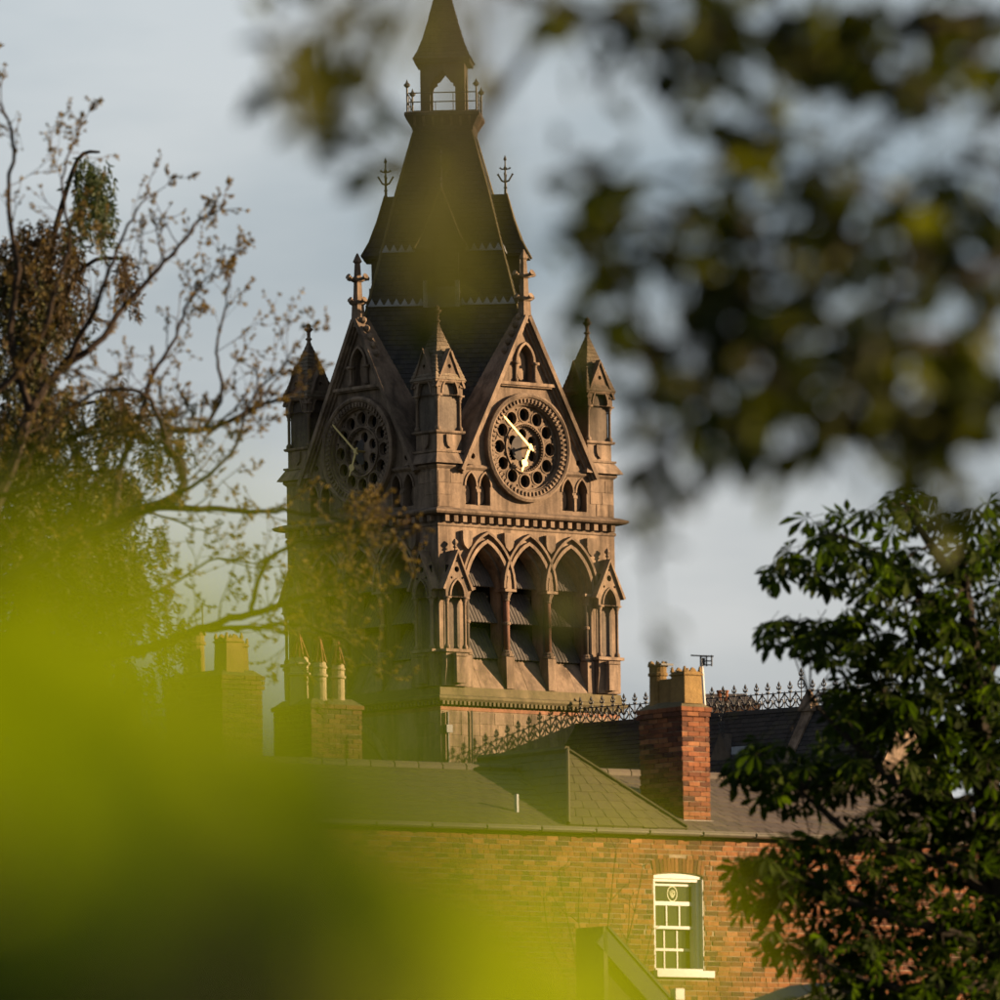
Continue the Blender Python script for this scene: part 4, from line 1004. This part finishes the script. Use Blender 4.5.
# ------------------------------------------------------------------ budding tree at left
YB = 80.0
bt = empty('budding_tree', at(-120, 1300, YB)); bt.location.z = ground_z(YB)
tag(bt, 'nearly bare tree with bronze opening buds reaching across from the left', 'tree')
rg = random.Random(17)
def pb(px, py, dy=0): return local_to(bt, at(px, py, YB + dy))
tr = [Vector((0,0,-.1)), pb(-110, 1000), pb(-80, 760), pb(-60, 620)]
MB().tube(smooth_path(tr), .26, .15, n=10).build('trunk', 'bark', bt)
limbs = [
 ([(-60,620,0),(-10,590,.1),(36,562,.0),(75,542,-.1),(114,524,-.15),(144,509,-.2),(180,494,-.2),(182,466,-.1),(168,446,.0),(172,430,.1),(204,430,.2),(228,421,.2),(262,404,.3),(282,398,.3)], .062, .013),
 ([(144,509,-.2),(190,507,-.3),(240,511,-.3),(285,511,-.4),(325,516,-.4),(352,524,-.5)], .030, .008),
 ([(-60,640,0),(20,652,-.4),(90,655,-.5),(156,646,-.6),(198,629,-.6),(252,613,-.7),(300,598,-.7),(345,580,-.8),(382,556,-.8)], .055, .010),
 ([(198,629,-.6),(250,626,-.7),(300,624,-.8),(345,640,-.9),(372,662,-.9)], .022, .006),
 ([(-60,620,0),(-20,540,.3),(10,470,.4),(30,410,.5),(60,370,.6),(95,345,.6),(130,300,.7),(165,262,.7),(196,225,.7)], .060, .010),
 ([(30,410,.5),(10,340,.4),(18,270,.3),(8,200,.3),(14,140,.3),(2,108,.3)], .035, .007),
 ([(60,370,.6),(90,320,.3),(110,270,.2),(128,225,.2),(145,200,.2)], .026, .006),
 ([(114,524,-.15),(120,470,.0),(140,420,.1),(150,380,.2),(172,345,.2),(185,310,.3),(205,280,.3)], .030, .006),
 ([(204,430,.2),(222,392,.3),(216,352,.3),(224,318,.3),(229,284,.3)], .018, .005),
 ([(168,446,0),(150,400,-.2),(120,390,-.3),(80,400,-.3),(40,440,-.3)], .024, .007),
 ([(252,613,-.7),(262,570,-.8),(290,545,-.8),(325,540,-.9),(352,530,-.9),(385,528,-.9)], .022, .006),
 ([(180,494,-.2),(215,470,-.4),(238,440,-.4),(250,400,-.4),(280,370,-.4),(292,350,-.4)], .017, .005),
 ([(-40,500,.2),(20,490,.0),(60,470,-.1),(90,440,-.1),(130,430,-.1)], .025, .006),
 ([(-40,420,.4),(10,380,.4),(40,340,.4),(55,290,.4),(70,240,.4),(62,180,.4),(75,140,.4)], .030, .006),
 ([(36,562,0),(80,590,-.2),(130,600,-.3),(180,580,-.3),(210,560,-.3),(240,560,-.3)], .020, .006),
]
twigs = MB(); buds = []
def twig(p, d, length, r, level):
    n = 5; pts = [p]; q = p.copy(); d = d.normalized()
    for i in range(n):
        d = (d + rv(rg, .16) + Vector((0,0,.07))).normalized(); q = q + d * (length / n); pts.append(q.copy())
        if level > 0 and i >= 1 and rg.random() < .75:
            dd = (d + rv(rg, .65)); dd.y *= .6; twig(q, dd, length * rg.uniform(.3, .6), r * .6, level - 1)
        elif rg.random() < .40: buds.append((q.copy(), d.copy()))
    twigs.tube(pts, r, r * .45, n=4); buds.append((q, d)); 
    if rg.random() < .6: buds.append((q - d*.03, (d + rv(rg, .6))))
for pts, r0, r1 in limbs:
    P = smooth_path([pb(*p) for p in pts], 5)
    P = [p + rv(rg, .006) for p in P]
    MB().tube(P, r0*1.0, r1, n=7).build('limb', 'bark', bt)
    L = len(P)
    for i in range(3, L):
        if rg.random() < .62:
            t = i / L; d = (P[min(i+1, L-1)] - P[i-1]).normalized()
            side = Vector((rg.uniform(-1, 1), rg.uniform(-.6, .6), rg.uniform(-.5, 1.2)))
            twig(P[i], d*.7 + side, rg.uniform(.22, .55) * (1.15 - .4*t), r1 * rg.uniform(.55, .9), 1 if rg.random() < .8 else 2)
    twig(P[-1], P[-1] - P[-3], .3, r1*.9, 2 if pts[-1][0] < 300 else 1)
# dense spray of twigs that hangs before the tower
for _ in range(50):
    px, py = rg.gauss(328, 36), rg.gauss(582, 50)
    if py < 535 and px > 312: continue
    twig(pb(px, py, rg.uniform(-1.1, -.4)), Vector((rg.uniform(-.3, 1), rg.uniform(-.4, .4), rg.uniform(-.6, .8))), rg.uniform(.15, .35), .006, 1)
o = twigs.build('twigs', 'twig', bt); o['kind'] = 'stuff'
def bud_variant():
    V = []; Fc = []
    for k in range(rg.randint(5, 7)):
        v, f = leaf_mesh(rg.uniform(.028, .050), rg.uniform(.014, .022), .3, rg.uniform(0, .4), 3)
        m4 = basis(Vector((0, 1, 0)) * .8 + rv(rg, .55), rv(rg, 1)); o_ = len(V)
        V += [tuple(m4 @ Vector(p)) for p in v]; Fc += [tuple(i + o_ for i in q) for q in f]
    return V, Fc
bv = [bud_variant() for _ in range(8)]
scatter('buds', bv, [basis(d, rv(rg), rg.uniform(.42, .92), p) for p, d in buds], 'bud', bt)

# ------------------------------------------------------------------ drooping evergreen behind it
YC = 104.0
ct = empty('weeping_cypress', at(40, 1300, YC)); ct.location.z = ground_z(YC)
tag(ct, 'dark drooping evergreen tree with brown tufts behind the budding branches', 'tree')
def pc(px, py, dy=0): return local_to(ct, at(px, py, YC + dy))
MB().tube(smooth_path([Vector((0,0,-.1)), pc(40, 900), pc(30, 650), pc(36, 420), pc(44, 300), pc(58, 215)]), .22, .015, n=9).build('trunk', 'bark', ct)
def strand(l, rgl):
    V = []; Fc = []; q = Vector((0,0,0)); d = Vector((rgl.uniform(-.3,.3), rgl.uniform(-.3,.3), -1)).normalized()
    for i in range(9):
        q = q + d * (l/9); d = (d + rv(rgl, .12) + Vector((0,0,-.08))).normalized()
        for k in range(3):
            v, f = leaf_mesh(rgl.uniform(.06, .10), rgl.uniform(.018, .03), .2, .2, 3); m4 = basis(d*.7 + rv(rgl, .55), rv(rgl)); o_ = len(V)
            V += [tuple(m4 @ Vector(p) + q) for p in v]; Fc += [tuple(x + o_ for x in g_) for g_ in f]
    return V, Fc
sv = [strand(.42, rg) for _ in range(7)]
groups = {'leaf_cypress': [], 'leaf_cypress_fresh': [], 'leaf_dead': []}
blobs = [('leaf_cypress_fresh', 90, 180, 18, 16, 42), ('leaf_cypress_fresh', 78, 228, 8, 22, 14), ('leaf_cypress_fresh', 106, 220, 9, 26, 22), ('leaf_cypress_fresh', 94, 200, 18, 22, 22),
 ('leaf_dead', 40, 265, 42, 36, 95), ('leaf_dead', 15, 320, 40, 40, 45), ('leaf_cypress', 25, 300, 40, 40, 45), ('leaf_dead', 70, 310, 20, 22, 22), ('leaf_dead', 128, 285, 10, 22, 14),
 ('leaf_cypress', 40, 330, 40, 28, 40), ('leaf_cypress', 14, 385, 40, 40, 60), ('leaf_cypress', 30, 450, 50, 40, 90), ('leaf_cypress', 80, 470, 40, 34, 50), ('leaf_cypress', 62, 415, 24, 20, 30), ('leaf_cypress', 108, 425, 18, 26, 26), ('leaf_dead', 125, 410, 26, 24, 24), ('leaf_cypress', 180, 445, 7, 16, 8), ('leaf_cypress', 153, 455, 12, 20, 16),
 ('leaf_cypress', 20, 470, 30, 26, 40), ('leaf_cypress', 118, 498, 26, 22, 44), ('leaf_dead', 110, 492, 24, 16, 24), ('leaf_dead', 20, 440, 30, 40, 30),
 ('leaf_cypress', 50, 530, 62, 45, 260), ('leaf_cypress', 70, 600, 78, 55, 400), ('leaf_cypress', 40, 690, 100, 60, 420), ('leaf_cypress', 110, 570, 34, 50, 130), ('leaf_cypress', 0, 800, 130, 80, 300), ('leaf_cypress', 158, 545, 16, 20, 9), ('leaf_cypress', 172, 640, 22, 22, 16), ('leaf_cypress', 150, 600, 22, 18, 14), ('leaf_cypress', 160, 700, 34, 30, 30)]
for mt, x, y, rx, ry, n in blobs:
    for _ in range(int(n*(1.9 if mt != 'leaf_cypress_fresh' else 1))):
        a = rg.uniform(0, 2*math.pi); k = math.sqrt(rg.random())
        p = pc(x + rx*k*math.cos(a), y - 14 + ry*k*math.sin(a), rg.gauss(0, .5))
        groups[mt].append(Matrix.Translation(p) @ Matrix.Rotation(rg.uniform(0, 6.28), 4, 'Z') @ Matrix.Rotation(rg.gauss(0, .3), 4, 'X') @ Matrix.Scale(rg.uniform(.6, 1.05), 4))
for mt, nm in (('leaf_cypress', 'foliage'), ('leaf_cypress_fresh', 'fresh_foliage'), ('leaf_dead', 'brown_foliage')): scatter(nm, sv, groups[mt], mt, ct)
for (x0, y0, x1, y1) in ((36,420,108,415),(50,250,20,300),(55,230,100,168),(36,440,14,380),(34,500,118,485),(32,560,120,540),(40,350,128,275),(36,460,175,430)):
    MB().tube(smooth_path([pc(x0, y0), pc((x0+x1)/2, min(y0, y1) - 8), pc(x1, y1 - 16)]), .035, .012, n=6).build('branch', 'bark', ct)

# ------------------------------------------------------------------ horse chestnut at right
YH = 88.0
ch = empty('chestnut_tree', at(1010, 1300, YH)); ch.location.z = ground_z(YH)
tag(ch, 'dark green broad-leaved chestnut tree standing before the brick house', 'tree')
def ph(px, py, dy=0): return local_to(ch, at(px, py, YH + dy))
rg = random.Random(23)
MB().tube(smooth_path([Vector((0,0,-.1)), ph(1020, 1150), ph(1005, 950), ph(985, 780), ph(970, 640), ph(960, 545)]), .24, .03, n=10).build('trunk', 'bark_grey', ch)
climbs = [[(985,780,0),(930,740,.2),(880,690,.3),(835,640,.3),(795,622,.3)], [(1000,900,0),(930,860,-.3),(860,840,-.5),(800,790,-.5),(760,768,-.5)], [(970,640,0),(925,600,.2),(880,560,.3),(830,535,.3),(790,560,.3)],
          [(1010,960,0),(940,930,-.4),(870,910,-.6),(800,880,-.6),(745,880,-.6)], [(965,590,0),(930,545,0),(905,505,0)], [(975,700,0),(1010,620,.2),(1000,540,.2)], [(1010,980,0),(950,990,-.4),(880,985,-.6),(820,960,-.6)], [(985,800,0),(920,800,-.3),(860,750,-.3),(810,700,-.3)]]
for c in climbs: MB().tube(smooth_path([ph(*p) for p in c], 4), .06, .010, n=6).build('limb', 'bark_grey', ch)
def palmate(rgl):
    V = []; Fc = []; k = rgl.choice((5, 6, 7))
    for i in range(k):
        a = (i - (k-1)/2) * (4.1/k); l = .155 * (1 - .09*abs(i-(k-1)/2)) * rgl.uniform(.85, 1.1)
        n = 5; w = l*.36; v = []; f = []
        # obovate leaflet: widest near its tip, drooping
        prof = [(0, .0), (.35, .35), (.68, 1.0), (.88, .62), (1.0, 0)]
        for t, ww in prof:
            z = -.42*l*t*t; x = ww*w*.5
            v += [(-x, l*t, z + .25*x), (0, l*t, z), (x, l*t, z + .25*x)]
        for q in range(4):
            b_ = q*3; f += [(b_, b_+1, b_+4, b_+3), (b_+1, b_+2, b_+5, b_+4)]
        m4 = Matrix.Rotation(a, 4, 'Z') @ Matrix.Rotation(rgl.uniform(-.15, .1), 4, 'X'); o_ = len(V)
        V += [tuple(m4 @ Vector(p)) for p in v]; Fc += [tuple(x + o_ for x in g_) for g_ in f]
    # stalk
    o_ = len(V); V += [(-.003,0,0),(.003,0,0),(.003,-.10,.03),(-.003,-.10,.03)]; Fc.append((o_, o_+1, o_+2, o_+3))
    return V, Fc
pv_ = [palmate(rg) for _ in range(6)]
cblobs = [(905,488,14,8,8),(985,505,16,8,8),(905,505,36,14,34),(880,515,20,10,12),(835,530,34,22,36),(790,560,28,20,26),(770,570,10,12,6),(860,565,60,26,70),(940,550,60,38,110),(990,530,30,30,50),(795,632,34,18,34),(840,640,44,24,60),(900,620,60,44,130),(970,620,40,60,120),
 (872,700,40,30,56),(846,722,18,14,10),(900,700,60,50,120),(960,720,50,60,120),(770,762,36,22,40),(820,770,44,28,60),(880,790,60,40,110),(950,820,60,60,130),(785,800,30,16,20),
 (748,885,22,26,22),(760,880,30,30,40),(742,768,16,12,10),(800,870,46,36,90),(860,870,60,44,110),(920,900,60,50,110),(980,900,40,80,110),(790,930,34,30,44),(840,950,44,36,80),(900,970,60,40,110),(970,985,50,30,70),(860,1010,90,30,90),(990,760,30,80,70),(1040,700,60,160,160),(1040,920,60,120,120)]
pts_ = []
for x, y, rx, ry, n in cblobs:
    for _ in range(int(n*(.62 if y > 560 else .42))):
        a = rg.uniform(0, 2*math.pi); k = math.sqrt(rg.random())
        px, py = x + rx*k*math.cos(a), y + ry*k*math.sin(a); dy = rg.gauss(0, .55)
        out_ = Vector((rg.gauss(-.25, .7), rg.gauss(-.35, .6), rg.gauss(-.35, .35)))
        nr = Vector((0, -.25, 1)) + rv(rg, .45)
        pts_.append((dy, px, py, basis(out_, nr, rg.uniform(1.0, 1.55), ph(px, py, dy))))
pts_.sort(key=lambda q: q[0])
vis = [q for q in pts_ if q[1] < 1000 and q[2] < 1000]; n_single = 290
pm_ = []
for v, f in pv_:
    me = bpy.data.meshes.new('leaf'); me.from_pydata(v, [], f); me.materials.append(M['leaf_chestnut']); pm_.append(me)
chosen = set(id(q) for q in vis[:n_single])
for i, q in enumerate(vis[:n_single]): instance('leaf', pm_[i % 6], ch, q[3])
scatter('foliage', pv_, [q[3] for q in pts_ if id(q) not in chosen], 'leaf_chestnut', ch)
tw = MB()
for q in pts_[::3]:
    p = q[3].to_translation(); c = rg.choice(climbs); 
    best = min((ph(*c_) for cl in climbs for c_ in cl), key=lambda r_: (r_ - p).length)
    if (best - p).length < .8: tw.tube([best, best.lerp(p, .5) + Vector((0,0,.04)), p], .010, .004, n=4)
o = tw.build('twigs', 'bark_grey', ch); o['kind'] = 'stuff'

# ------------------------------------------------------------------ bare shrub against the brick wall
bs_o = at(600, 1180, 146); bsh = empty('bare_shrub', bs_o); bsh.location.z = ground_z(146)
tag(bsh, 'thin bare-twigged shrub standing against the brick wall left of the window', 'shrub')
tm_ = MB(); rg = random.Random(41)
for (x0, y0, x1, y1) in ((600,1100,642,865),(600,1100,615,850),(590,1100,580,880),(595,1100,560,870),(605,1100,630,900),(600,1100,655,930),(590,1100,545,900)):
    a, b2 = at(x0, y0, 146) - bsh.location, at(x1, y1, 146) - bsh.location
    P = [a.lerp(b2, t) + rv(rg, .03) for t in (0, .2, .4, .6, .8, 1)]
    P = [Vector((a.x*.3, 0, -.1))] + P
    MB().tube(smooth_path(P, 3), .016, .005, n=5).build('stem', 'bark', bsh)
    for i in range(2, 7):
        for _ in range(3): 
            d = Vector((rg.uniform(-1, 1), rg.uniform(-.3, .3), rg.uniform(.2, 1))) * rg.uniform(.12, .35); tm_.tube([P[i], P[i] + d*.5 + rv(rg, .02), P[i] + d], .005, .003, n=4)
o = tm_.build('twigs', 'twig', bsh); o['kind'] = 'stuff'

# ------------------------------------------------------------------ overhanging tree close by, upper right
YO = 14.0
ot = empty('overhanging_tree', (3.2, 14.4, -1.6))
tag(ot, 'blurred leafy branches of a nearby tree hanging into the upper right', 'tree')
def po(px, py, dy=0): return local_to(ot, at(px, py, YO + dy))
rg = random.Random(52)
fork = Vector((-.2, -.2, 2.9))
MB().tube(smooth_path([Vector((0,0,-.1)), Vector((.05,0,1.2)), fork, Vector((-.1,-.1,4.2))]), .14, .06, n=10).build('trunk', 'bark_grey', ot)
ol = [[(1250,-160),(1080,-40),(1000,30),(900,120),(800,175),(700,170),(615,185)], [(1300,230),(1100,240),(1000,262),(900,300),(800,332),(700,338),(640,352)], [(1300,420),(1100,400),(980,398),(880,428),(780,420),(660,440),(640,530)],
      [(1200,-220),(960,-110),(800,-30),(680,40),(560,5),(450,-25),(350,0),(315,70)], [(1000,30),(930,20),(850,80),(800,60),(740,20)], [(900,300),(860,240),(800,230),(740,240),(650,215)], [(980,398),(940,340),(890,360),(860,440),(900,480)], [(1100,240),(1000,180),(940,170),(880,220)],
      [(560,5),(500,100),(455,180),(430,225)], [(430,225),(420,270),(435,300)]]
opts = []
for c in ol:
    c3 = [po(x, y, rg.uniform(-.35, .35)) for x, y in c]
    if c[0][0] >= 1200: c3 = [fork] + c3
    P = smooth_path(c3, 5); MB().tube(P, (.009 if c[0][0] < 1200 else .016), .003, n=6).build('limb', 'bark_grey', ot); opts += P
lv_ = [leaf_mesh(rg.uniform(.044, .064), rg.uniform(.030, .040), .25, rg.uniform(.1, .5), 4) for _ in range(5)]
lm_ = []
for v, f in lv_:
    me = bpy.data.meshes.new('leaf'); me.from_pydata(v, [], f); me.materials.append(M['leaf_olive']); lm_.append(me)
clus = [(660,55,40,8),(720,35,40,8),(800,60,40,8),(870,95,45,10),(945,45,45,10),(990,110,40,8),(605,180,30,6),(650,220,35,7),(585,235,25,4),(740,180,40,8),(765,255,40,9),(830,255,45,10),(885,320,45,10),(935,200,45,9),(985,290,40,9),(640,350,28,6),(700,330,40,9),(780,385,40,9),
        (860,430,45,10),(920,455,40,8),(665,440,28,6),(645,540,18,3),(655,630,12,1),(970,400,40,8),(820,160,40,7),(700,110,35,6),(760,100,35,6),(900,20,40,8),(830,20,35,6),(600,80,20,2),(545,25,22,3),(930,270,40,8),(620,290,22,4),(740,300,36,6),(850,370,36,6),(800,460,30,4),(720,440,28,4),(590,335,14,1),
        (310,60,34,4),(340,105,30,3),(300,125,22,2),(375,30,28,3),(385,85,22,1),(415,120,20,1),(430,225,18,3),(432,292,14,3),(265,50,14,1),(480,20,18,1),(452,255,12,1),(560,340,14,1),(545,95,12,0),(565,585,14,1),(760,330,40,6),(820,300,40,6),(900,400,40,6),(960,330,40,6),(690,260,36,6),(870,180,40,6),(780,30,36,5),(960,470,30,4),(720,380,30,4),(620,30,24,3),(990,200,40,6)]
single = []; tw = MB()
mesh_near = []
for w_ in (.6, .7):
    v, f = leaf_mesh(1, w_, .12, .15, 6); me = bpy.data.meshes.new('leaf'); me.from_pydata(v, [], f); me.materials.append(M['leaf_near']); me.shade_smooth(); mesh_near.append(me)
for x, y, r_, n in clus:
    n = int(round(n*3.5))
    c = po(x, y, rg.uniform(-.4, .5)); best = min(opts, key=lambda q: (q - c).length)
    if n: tw.tube([best, best.lerp(c, .5) + rv(rg, .01), c], .004, .0018, n=4)
    for _ in range(n):
        p = po(x + rg.gauss(0, r_*.78), y + rg.gauss(0, r_*.78), 0); p.y = c.y + rg.gauss(0, .12)
        d = Vector((rg.gauss(0, .8), rg.gauss(0, .7), rg.gauss(-.35, .5))); nr = Vector((.1, -.3, .8)) + rv(rg, .6)
        single.append(basis(d, nr, rg.uniform(.75, 1.15), p)); tw.tube([c, c.lerp(p, .6) + rv(rg, .006), p], .0018, .001, n=3)
rg.shuffle(single)
for i, m4 in enumerate(single[:298]): instance('leaf', lm_[i % 5], ot, m4)
rest = single[298:]
for _ in range(1700):   # rest of the crown, unseen at right and above, added to shade the leaves
    p = Vector((rg.uniform(-2.2, 2.0), rg.gauss(-.3, .7), rg.uniform(2.2, 5.2)))
    px_ = 500 + (p.x + ot.location.x) * F / YO
    if px_ < 1040 and p.z + ot.location.z < at(500, -40, YO).z: continue
    rest.append(basis(rv(rg), Vector((0,0,.8)) + rv(rg, .6), rg.uniform(.9, 1.4), p))
near = [(440,70,5.2,.040),(425,25,5.6,.034),(450,-10,5.4,.036),(455,140,5.4,.036),(430,205,4.9,.046),(462,245,5.0,.040),(425,275,5.0,.034),(440,300,5.1,.034),(485,300,5.6,.036),(410,240,5.2,.032),(470,190,5.2,.036),(500,260,5.4,.03),(330,70,8.0,.050),(300,105,8.4,.046),(360,30,8.2,.046),(320,130,8.2,.04),(375,75,8.0,.04),(290,60,8.4,.04),(345,110,8.2,.05),(330,20,8.3,.046),(400,40,8.2,.04),(565,590,5.6,.030),(470,110,5.6,.026),(545,25,6,.026)]
nl_ = [Vector((-.9, -1.0, 3.0)), local_to(ot, at(640, -260, 8)), local_to(ot, at(520, -120, 5.8)), local_to(ot, at(470, 60, 5.4)), local_to(ot, at(445, 260, 5.1))]
NP = smooth_path([fork] + nl_, 5); MB().tube(NP, .012, .0012, n=6).build('limb', 'bark_grey', ot)
for i, (x, y, Y, l) in enumerate(near):
    p = local_to(ot, at(x, y, Y)); best = min(NP, key=lambda q: (q - p).length); tw.tube([best, best.lerp(p, .6), p], .001, .0008, n=3)
    instance('leaf', mesh_near[i % len(mesh_near)], ot, basis(Vector((rg.gauss(0,.4), rg.gauss(0,.3), -1)), Vector((.7, -.8, .3)), l, p + Vector((0,0,l*.5))))
scatter('foliage', lv_, rest, 'leaf_olive', ot)
o = tw.build('twigs', 'bark_grey', ot); o['kind'] = 'stuff'

# ------------------------------------------------------------------ lime-green shrub right before the lens
sh = empty('lime_shrub', (-.14, 1.9, -1.6))
tag(sh, 'out-of-focus lime green shrub filling the lower left foreground', 'shrub')
rg = random.Random(66)
def ps(px, py, Y): return local_to(sh, at(px, py, Y))
ll = [leaf_mesh(1, w, .12, c, 6) for w, c in ((.55, .15), (.62, .3), (.5, .05))]
def mesh3(mat):
    o_ = []
    for v, f in ll:
        me = bpy.data.meshes.new('leaf'); me.from_pydata(v, [], f); me.materials.append(M[mat]); me.shade_smooth(); o_.append(me)
    return o_
LM = {'leaf_lime': mesh3('leaf_lime'), 'leaf_shade': mesh3('leaf_shade')}
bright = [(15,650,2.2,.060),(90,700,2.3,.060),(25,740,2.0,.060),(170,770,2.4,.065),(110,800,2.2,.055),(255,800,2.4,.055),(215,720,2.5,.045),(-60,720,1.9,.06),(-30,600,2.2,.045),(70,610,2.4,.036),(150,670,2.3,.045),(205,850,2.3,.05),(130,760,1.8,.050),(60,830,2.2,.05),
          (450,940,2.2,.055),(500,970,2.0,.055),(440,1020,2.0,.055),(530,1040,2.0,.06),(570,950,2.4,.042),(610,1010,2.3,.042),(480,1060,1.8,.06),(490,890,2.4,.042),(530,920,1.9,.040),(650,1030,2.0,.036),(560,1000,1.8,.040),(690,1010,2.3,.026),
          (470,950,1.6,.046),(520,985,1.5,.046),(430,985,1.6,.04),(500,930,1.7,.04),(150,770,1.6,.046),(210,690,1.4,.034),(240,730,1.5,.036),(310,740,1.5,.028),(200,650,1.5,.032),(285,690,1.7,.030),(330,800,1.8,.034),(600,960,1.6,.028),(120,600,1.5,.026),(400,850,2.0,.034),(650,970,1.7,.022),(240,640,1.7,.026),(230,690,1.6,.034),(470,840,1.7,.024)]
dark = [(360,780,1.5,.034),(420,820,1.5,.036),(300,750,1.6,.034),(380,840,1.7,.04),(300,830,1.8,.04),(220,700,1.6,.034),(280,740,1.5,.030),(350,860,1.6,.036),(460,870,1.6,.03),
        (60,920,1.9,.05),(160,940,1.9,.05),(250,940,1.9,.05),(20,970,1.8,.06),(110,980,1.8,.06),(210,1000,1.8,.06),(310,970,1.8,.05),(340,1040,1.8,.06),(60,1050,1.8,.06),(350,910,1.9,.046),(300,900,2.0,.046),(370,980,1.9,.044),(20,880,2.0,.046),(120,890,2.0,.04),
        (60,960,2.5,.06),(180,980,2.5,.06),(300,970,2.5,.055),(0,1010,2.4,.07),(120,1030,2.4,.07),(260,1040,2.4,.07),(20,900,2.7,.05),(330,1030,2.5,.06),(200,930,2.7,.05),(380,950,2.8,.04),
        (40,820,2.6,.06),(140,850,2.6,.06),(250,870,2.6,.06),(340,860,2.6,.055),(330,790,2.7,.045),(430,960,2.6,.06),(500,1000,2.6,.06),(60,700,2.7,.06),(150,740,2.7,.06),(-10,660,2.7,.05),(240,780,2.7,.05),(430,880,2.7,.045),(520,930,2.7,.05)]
tips = []
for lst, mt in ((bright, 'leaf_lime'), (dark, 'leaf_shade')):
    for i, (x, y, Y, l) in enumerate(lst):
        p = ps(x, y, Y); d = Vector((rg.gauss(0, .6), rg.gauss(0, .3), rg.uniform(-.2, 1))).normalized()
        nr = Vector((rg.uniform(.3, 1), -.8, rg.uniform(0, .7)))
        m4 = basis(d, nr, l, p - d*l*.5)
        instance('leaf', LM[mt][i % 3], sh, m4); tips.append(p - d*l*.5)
for k in range(6):
    grp = tips[k::6]; base = Vector((rg.uniform(-.15, .15), rg.uniform(-.1, .4), -.02)); 
    hub_ = sum(grp, Vector()) / len(grp) - Vector((0, 0, .16))
    P = smooth_path([base, base.lerp(hub_, .5) + rv(rg, .03), hub_], 5); MB().tube(P, .008, .004, n=6).build('stem', 'bark_grey', sh)
    s2 = MB()
    for q in grp: s2.tube([hub_, hub_.lerp(q, .5) + Vector((0,0,-.02)), q], .0022, .0012, n=4)
    s2.build('twigs', 'bark_grey', sh)['kind'] = 'stuff'
fol = []
for _ in range(420):   # the shrub's body below and beside the picture
    p = Vector((rg.gauss(-.05, .28), rg.uniform(-.3, .9), rg.uniform(.2, 1.62)))
    if p.z > 1.52 + (p.y + 1.9) * .045: continue
    fol.append(basis(rv(rg), Vector((.2, -.2, .8)) + rv(rg, .5), rg.uniform(.04, .06), p))
scatter('foliage', ll, fol, 'leaf_lime', sh)
